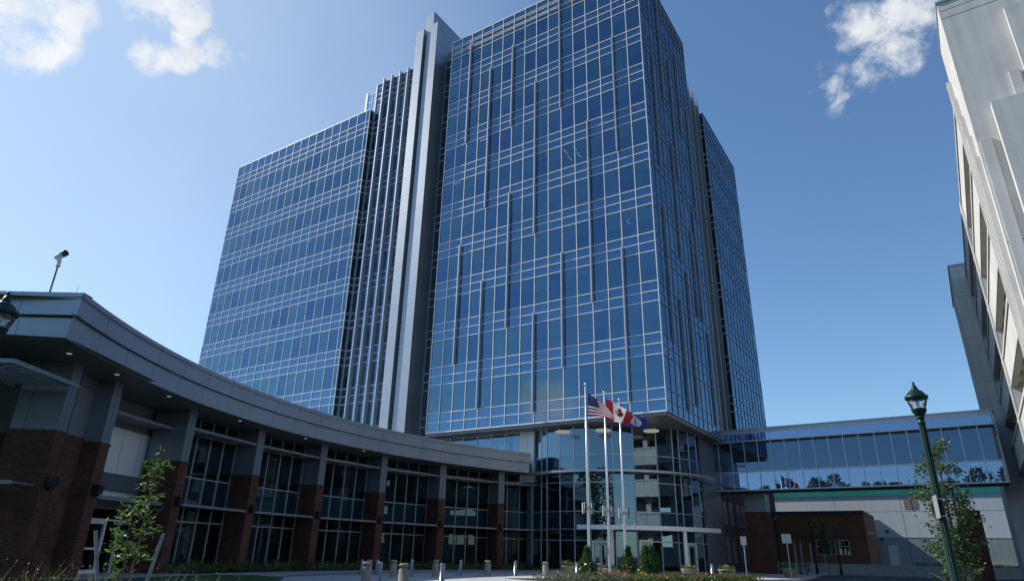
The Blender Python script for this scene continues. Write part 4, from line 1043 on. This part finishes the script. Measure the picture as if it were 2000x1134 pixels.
# dark blue state flag with a white seal
S = flag_surface([Z(800, 515), Z(905, 603), Z(985, 655), Z(1120, 728), Z(1262, 792)], [Z(815, 850), Z(910, 900), Z(1060, 912), Z(1160, 925), Z(1245, 950)], float(poles[2][1])-.05, .13, 2.6)
m = cloth(S, 40, 22, lambda u, v: 0)
ell = lambda r, n=28, cu=.56, cv=.5: [(cu+r*.60*math.cos(2*math.pi*k/n), cv+r*math.sin(2*math.pi*k/n)) for k in range(n)]
decal(m, S, ell(.40), 1, .006); decal(m, S, ell(.36), 0, .009); decal(m, S, ell(.335), 1, .012)
decal(m, S, [(.53, .30), (.56, .26), (.59, .30), (.585, .42), (.62, .55), (.585, .60), (.59, .74), (.54, .74), (.545, .60), (.51, .55), (.535, .42)], 2, .015)
decal(m, S, [(.46, .70), (.52, .67), (.66, .70), (.67, .75), (.47, .76)], 3, .014)
f3_ = m.build('flag', ['fl_blue', 'fl_white', 'fl_navy', 'fl_dred'], None, at=tuple(S(0, 0))); tag(f3_, 'dark blue flag with a round white seal', 'flag', 'flags on the three poles')

# ------------------------------------------------------------------ bollards
def cbol():
    m = MB(); m.lathe([(.165, 0), (.16, .70), (.150, .715), (.118, .735), (.112, .765), (.125, .785), (.158, .80), (.160, .875), (.148, .905), (.10, .92), (.001, .925)], (0, 0, 0), 22); return m.build('concrete_bollard', 'bollard', None, True)
def mbol():
    m = MB(); m.lathe([(.115, 0), (.115, .02), (.085, .03), (.085, .95), (.08, .962), (.001, .965)], (0, 0, 0), 18); return m.build('steel_bollard', 'steel', None, True)
first = {}
for (px, py, H, kind, lab) in (
    (718, 1096, 26.5, 'c', 'sunlit tan concrete bollard nearest the lawn'), (790, 1099, 24.3, 'c', 'sunlit tan concrete bollard between two steel ones, closest to the viewer'),
    (722, 1091.5, 36.5, 'c', 'shaded concrete bollard hidden behind the sunlit tan one'), (770, 1092, 1126.6, 'c', 'shaded concrete bollard just left of the closest sunlit tan one'),
    (852, 1092, 1124.5, 'c', 'shaded concrete bollard left of the thick steel one'), (953, 1093.4, 1124, 'c', 'shaded concrete bollard before the last brick pier of the curved wing'),
    (1065.5, 1096, 1124, 'c', 'concrete bollard before the left side of the glass lobby'), (1171.5, 1099, 1127, 'c', 'concrete bollard between the first two flagpoles'),
    (743.5, 1096, 28.5, 's', 'sunlit steel bollard between the two sunlit tan concrete ones'), (865, 1099, 24.5, 's', 'thickest steel bollard with a bright sunlit edge, nearest the viewer'),
    (708, 1091.5, 38, 's', 'dark steel bollard half behind the sunlit tan concrete one by the lawn'), (737, 1091.5, 38.5, 's', 'dark steel bollard half behind the sunlit steel one'),
    (805, 1091, 1125.5, 's', 'dark slim steel bollard right of the closest tan concrete one'), (900, 1092, 1123.8, 's', 'dark slim steel bollard before the fifth glazed bay'),
    (1007, 1094, 1124, 's', 'slim steel bollard where the curved wing meets the lobby'), (1127, 1097, 1126, 's', 'slim bright steel bollard left of the nearest flagpole shrub'),
    (1248, 1100, 1125, 's', 'slim bright steel bollard left of the touching pair of shrubs'), (1390, 1101, 1130, 's', 'slim bright steel bollard between the two yellow-flowered planters')):
    D = H if H < 100 else float(atz(px, H, 0)[1]); P = atd(px, py, D)
    if kind not in first: o = first[kind] = (cbol if kind == 'c' else mbol)()
    else: o = first[kind].copy(); COL.objects.link(o)
    o.location = (P[0], P[1], 0); k_ = P[2]/(.925 if kind == 'c' else .965); o.scale = (1.08, 1.08, k_); tag(o, lab, 'bollard', 'concrete bollards along the drive' if kind == 'c' else 'steel bollards along the drive')

# ------------------------------------------------------------------ bowl planters
def planter(px, py, w, lab, plant, tall=1., grp='bowl planters on the plaza'):
    P = atz(px, py, 0); t = thing('planter', lab, 'planter', (P[0], P[1], 0), 0, grp); k = w
    m = MB(); m.lathe([(.28*k, 0), (.30*k, .02), (.48*k, .44*k), (.50*k, .47*k), (.50*k, .52*k), (.46*k, .53*k), (.44*k, .48*k)], (P[0], P[1], 0), 28); m.build('bowl', 'planter', t, True)
    m = MB(); m.lathe([(.45*k, .47*k), (.001, .49*k)], (P[0], P[1], 0), 20); m.build('soil', 'soil', t)
    m = MB()
    for i in range(420):
        a = rb.uniform(0, 6.28); r = .46*k*math.sqrt(rb.random()); h = (.10+.18*rb.random())*tall
        leaf(m, (P[0]+r*math.cos(a), P[1]+r*math.sin(a), .47*k+h*rb.random()), .12, .04, 0, .5)
    if plant == 'y':
        for i in range(300):
            a = rb.uniform(0, 6.28); r = .22*k*math.sqrt(rb.random()); leaf(m, (P[0]+r*math.cos(a), P[1]+r*math.sin(a), .50*k+.28*rb.random()*(1-r/.3/k*.6)), .09, .06, 1, .5)
    m.build('foliage', ['leaf_b', 'leaf_yellow'], t)
planter(1347, 1127, 1.0, 'concrete bowl planter with yellow flowers before the right lobby doors', 'y')
planter(1421, 1130, 1.08, 'concrete bowl planter with yellow flowers nearest the no parking sign', 'y')
planter(1190, 1126, .95, 'concrete bowl planter with yellow flowers behind the middle flagpole', 'y')
planter(1109, 1121, 1.0, 'shaded concrete bowl planter against the left lobby glass', 'g', 1.5)
planter(1543, 1126, 1.15, 'wide bowl planter of green bushes behind the blank square sign', 'g', 2.)
planter(1571, 1121, 1.15, 'bowl planter with tall dark bushes, the middle of three beyond the sign', 'g', 2.6)
planter(1607, 1117, .95, 'small dark bowl planter under the distant lamp by the columnar tree', 'g', 2.)

# ------------------------------------------------------------------ signs
def sign_at(px, py, D, zt, wdt, hgt, yaw, name, lab, plate='white', post_r=.03, edge=False):
    P = atd(px, py, D); z = P[2]
    t = thing(name, lab, 'sign', (P[0], P[1], 0))
    m = MB(); m.tube([(P[0], P[1], 0), (P[0], P[1], z+hgt*.45)], post_r, 8); m.build('post', 'galv', t)
    n = az(yaw); u = np.array([-n[1], n[0]]); f = Fr(P[:2]+n*(post_r+.004), u, n)
    m = MB(); m.box(f, -wdt/2, wdt/2, 0, .006, z-hgt/2, z+hgt/2); pl = m.build('plate', plate, t)
    return t, pl, f, z
P = atz(1457, 1131, 0)
t, pl, f, z = sign_at(1452, 1055, P[1], 0, .34, .50, 195, 'parking_sign', 'small white no parking sign on a thin post at the kerb')
for s, dz, sz, mt in (('NO', .17, .13, 'black'), ('PARKING', .055, .085, 'red'), ('LOADING', -.06, .07, 'red'), ('ZONE', -.165, .09, 'black')):
    text_obj('lettering', s, sz, mt, pl, f.P(0, .009, z+dz), (*f.u, 0), (0, 0, 1), .001)
P = atz(1545, 1128, 0)
sign_at(1536, 1051, P[1], 0, .62, .62, 20, 'square_sign', 'blank grey back of a square sign beside the bowl planters', 'sign_back', .035)
for px, py, D, lab in ((1551, 1063, 57, 'thin sign post seen edge-on, first right of the blank square sign'), (1563, 1062, 60, 'thin sign post seen edge-on with a narrow pale plate above the tall dark bushes'), (1582, 1066, 60, 'thin sign post seen edge-on just before the columnar tree lamp'), (1608, 1067, 63, 'thin sign post with a grey plate in front of the left square window')):
    sign_at(px, py, D, 0, .3, .46, 110, 'sign_post', lab, 'sign_back', .03)
P = atd(1736, 1070, 86); t = thing('stop_sign', 'brownish back of an octagonal sign by the warehouse door', 'sign', (P[0], P[1], 0))
m = MB(); m.tube([(P[0], P[1], .3), (P[0], P[1], P[2]+.3)], .04, 8); m.build('post', 'galv', t)
oc = [(P[0]+.42*math.cos(rad(22.5+45*k)), P[1]-.05, P[2]+.42*math.sin(rad(22.5+45*k))) for k in range(8)]; m = MB(); m.poly(oc); m.poly([(x, y+.01, zz) for x, y, zz in oc]); m.build('plate', 'stop_back', t)
P = atd(1815, 1098, 74); hr = thing('handrail', 'low rust-orange handrail at the far end of the retaining wall', 'handrail', (P[0], P[1], 0)); m = MB()
MT['rust'] = pbr('rust_orange_paint', (.40, .13, .07), .7)
for dz in (.5, .95): m.tube([(P[0]-1.4, P[1], dz+.35), (P[0]+1.2, P[1]+.3, dz-.25)], .03, 6)
for q in (-1.4, -.1, 1.2): m.tube([(P[0]+q, P[1]+.12, 0), (P[0]+q, P[1]+.12, .75-q*.23)], .03, 6)
m.build('rails', 'rust', hr)

# ------------------------------------------------------------------ on the low roof: camera mast and whip antenna
D = 22.0; B = atd(97, 571, D); T_ = atd(111, 519, D)
sc_ = thing('roof_camera', 'white security camera with dark lens on a thin mast above the grey fascia', 'security camera', (B[0], B[1], 8.98))
vx = lambda q: (B[0], B[1], q)
zt = float(T_[2]); m = MB(); m.tube([vx(8.98), vx(zt)], .032, 10); m.build('mast', pbr('mast_paint', (.20, .15, .17), .6), sc_)
m = MB(); m.lathe([(.09, 0), (.095, .02), (.07, .05), (.065, .2), (.08, .22), (.09, .24)], (B[0], B[1], zt-.02), 12); m.tube([vx(zt+.2), vx(zt+.34)], .035, 8); m.build('bracket', 'white', sc_, True)
f = Fr(B[:2], az(112.), az(22.)); m = MB()
hs = [( -.24, .30), (.20, .42)]
a, b = np.array(f.P(-.24, 0, zt+.36)), np.array(f.P(.14, 0, zt+.47)); m.tube([a, a+(b-a)*.1, b], [.085, .11, .115], 14); hd = m.build('housing', 'white', sc_, True)
m = MB(); m.tube([b, b+(b-a)*.25], [.122, .118], 14); m.build('lens_hood', 'black', sc_)
A_ = atd(149, 573, 21.6); m = MB(); m.tube([(A_[0], A_[1], 9.0), (A_[0], A_[1], float(atd(151, 558, 21.6)[2]))], .008, 5); tag(m.build('whip_antenna', 'galv', None, at=(A_[0], A_[1], 9.0)), 'thin whip antenna at the corner of the grey fascia roof', 'antenna')

# ------------------------------------------------------------------ sun and sky
sd = az(SUN_AZ)*math.cos(rad(SUN_EL)); sdir = Vector((sd[0], sd[1], math.sin(rad(SUN_EL))))
L_ = bpy.data.lights.new('sun', 'SUN'); L_.energy = 5.0; L_.angle = rad(.53); L_.color = (1., .955, .88)
lo = bpy.data.objects.new('sun', L_); COL.objects.link(lo); lo.rotation_euler = sdir.to_track_quat('Z', 'Y').to_euler(); lo.location = (-60, 30, 90)
W = bpy.data.worlds.new('World'); sc.world = W; W.use_nodes = True; nt = W.node_tree; nt.nodes.clear()
out = nt.nodes.new('ShaderNodeOutputWorld'); bg = nt.nodes.new('ShaderNodeBackground'); nt.links.new(bg.outputs[0], out.inputs[0])
sky = nt.nodes.new('ShaderNodeTexSky'); sky.sky_type = 'NISHITA'; sky.sun_disc = False; sky.sun_elevation = rad(SUN_EL); sky.sun_rotation = rad(SUN_AZ)
sky.air_density = 1.0; sky.dust_density = .35; sky.ozone_density = 1.8; sky.altitude = 50
bg.inputs[1].default_value = .13
tc = N(nt, 'ShaderNodeTexCoord')
def vdot(c):
    n = N(nt, 'ShaderNodeVectorMath', operation='DOT_PRODUCT'); nt.links.new(tc.outputs['Generated'], n.inputs[0]); n.inputs[1].default_value = tuple(c); return n.outputs['Value']
def mathn(op, a, b):
    n = N(nt, 'ShaderNodeMath', operation=op)
    for i, v in enumerate((a, b)):
        if isinstance(v, (int, float)): n.inputs[i].default_value = v
        else: nt.links.new(v, n.inputs[i])
    return n.outputs[0]
def blob(c, r0, r1, gain):
    n = N(nt, 'ShaderNodeMapRange'); n.interpolation_type = 'SMOOTHSTEP'; nt.links.new(vdot(c), n.inputs[0])
    n.inputs[1].default_value = math.cos(rad(r1)); n.inputs[2].default_value = math.cos(rad(r0)); n.inputs[3].default_value = 0; n.inputs[4].default_value = gain
    return n.outputs[0]
def nd(x, y): v = ray(x, y); return v/np.linalg.norm(v)
v = nd(1075, 788); nrm = np.array([-u2[0], -u2[1], 0]); refl = v-2*(v @ nrm)*nrm
CL = [(nd(15, 5), 2.2, 5.6, 1.0), (nd(75, 55), .5, 3.0, .5), (nd(325, -10), .8, 3.9, .66), (nd(385, 30), .3, 2.0, .40), (nd(292, 112), .1, 1.7, .60), (nd(425, 106), .1, 1.7, .58), (nd(355, 106), .1, 1.8, .48), (nd(480, 112), .1, .8, .3), (nd(1780, 20), .6, 4.6, .44), (nd(1720, 80), .4, 4.2, .38), (nd(1600, 150), .2, 2.4, .22), (nd(1640, 30), .2, 1.6, .28), (nd(1660, 185), .2, 2.6, .22),
      (refl, .6, 3.0, .66), (nd(1095, 778)-2*(nd(1095, 778) @ nrm)*nrm, .2, 1.8, .3)]
tot = None
for c in CL:
    b_ = blob(*c); tot = b_ if tot is None else mathn('ADD', tot, b_)
nz = N(nt, 'ShaderNodeTexNoise'); nz.inputs['Scale'].default_value = 17; nz.inputs['Detail'].default_value = 12; nz.inputs['Roughness'].default_value = .66; nz.inputs['Distortion'].default_value = .25
nt.links.new(tc.outputs['Generated'], nz.inputs['Vector'])
nv = mathn('MULTIPLY', mathn('SUBTRACT', nz.outputs['Fac'], .5), 2.6); val = mathn('ADD', mathn('SUBTRACT', nv, .42), mathn('MINIMUM', tot, .80))
# only where a cloud stands
gate = N(nt, 'ShaderNodeMapRange'); nt.links.new(tot, gate.inputs[0]); gate.inputs[1].default_value = .02; gate.inputs[2].default_value = .2; gate.clamp = True
cm = N(nt, 'ShaderNodeMapRange'); cm.interpolation_type = 'SMOOTHSTEP'; nt.links.new(val, cm.inputs[0]); cm.inputs[1].default_value = -.24; cm.inputs[2].default_value = .58; cm.inputs[3].default_value = 0; cm.inputs[4].default_value = .92
mask = mathn('MULTIPLY', cm.outputs[0], gate.outputs[0])
# thin high veil on the sunny side
n2 = N(nt, 'ShaderNodeTexNoise'); n2.inputs['Scale'].default_value = 3.2; n2.inputs['Detail'].default_value = 4; nt.links.new(tc.outputs['Generated'], n2.inputs['Vector'])
veil = mathn('MULTIPLY', blob(nd(-150, 60), 4, 48, .34), mathn('ADD', mathn('MULTIPLY', n2.outputs['Fac'], .9), .5))
mk = mathn('MINIMUM', mask, .97)
tint = N(nt, 'ShaderNodeVectorMath', operation='MULTIPLY'); nt.links.new(sky.outputs[0], tint.inputs[0]); tint.inputs[1].default_value = (.80, .985, 1.10)
vl = N(nt, 'ShaderNodeMix'); vl.data_type = 'RGBA'; nt.links.new(veil, vl.inputs[0]); nt.links.new(tint.outputs[0], vl.inputs[6]); vl.inputs[7].default_value = (5.6, 6.4, 7.0, 1)
mixc = N(nt, 'ShaderNodeMix'); mixc.data_type = 'RGBA'
nt.links.new(mk, mixc.inputs[0]); nt.links.new(vl.outputs[2], mixc.inputs[6]); 
n3 = N(nt, 'ShaderNodeTexNoise'); n3.inputs['Scale'].default_value = 22; n3.inputs['Detail'].default_value = 7; nt.links.new(tc.outputs['Generated'], n3.inputs['Vector'])
cc = N(nt, 'ShaderNodeValToRGB'); cc.color_ramp.elements[0].position = .36; cc.color_ramp.elements[1].position = .62; cc.color_ramp.elements[0].color = (.80, .84, .89, 1); cc.color_ramp.elements[1].color = (.98, .99, 1, 1); nt.links.new(n3.outputs['Fac'], cc.inputs[0])
cs = N(nt, 'ShaderNodeVectorMath', operation='SCALE'); cs.inputs['Scale'].default_value = 6.8; nt.links.new(cc.outputs[0], cs.inputs[0]); nt.links.new(cs.outputs[0], mixc.inputs[7])
nt.links.new(mixc.outputs[2], bg.inputs[0])

sc.view_settings.view_transform = 'Standard'; sc.view_settings.look = 'None'; sc.view_settings.gamma = 1; sc.view_settings.exposure = .15
sc.cycles.max_bounces = 8; sc.cycles.transparent_max_bounces = 16; sc.cycles.glossy_bounces = 4; sc.cycles.diffuse_bounces = 4
sc.cycles.caustics_reflective = False; sc.cycles.caustics_refractive = False
sc.cycles.use_denoising = True
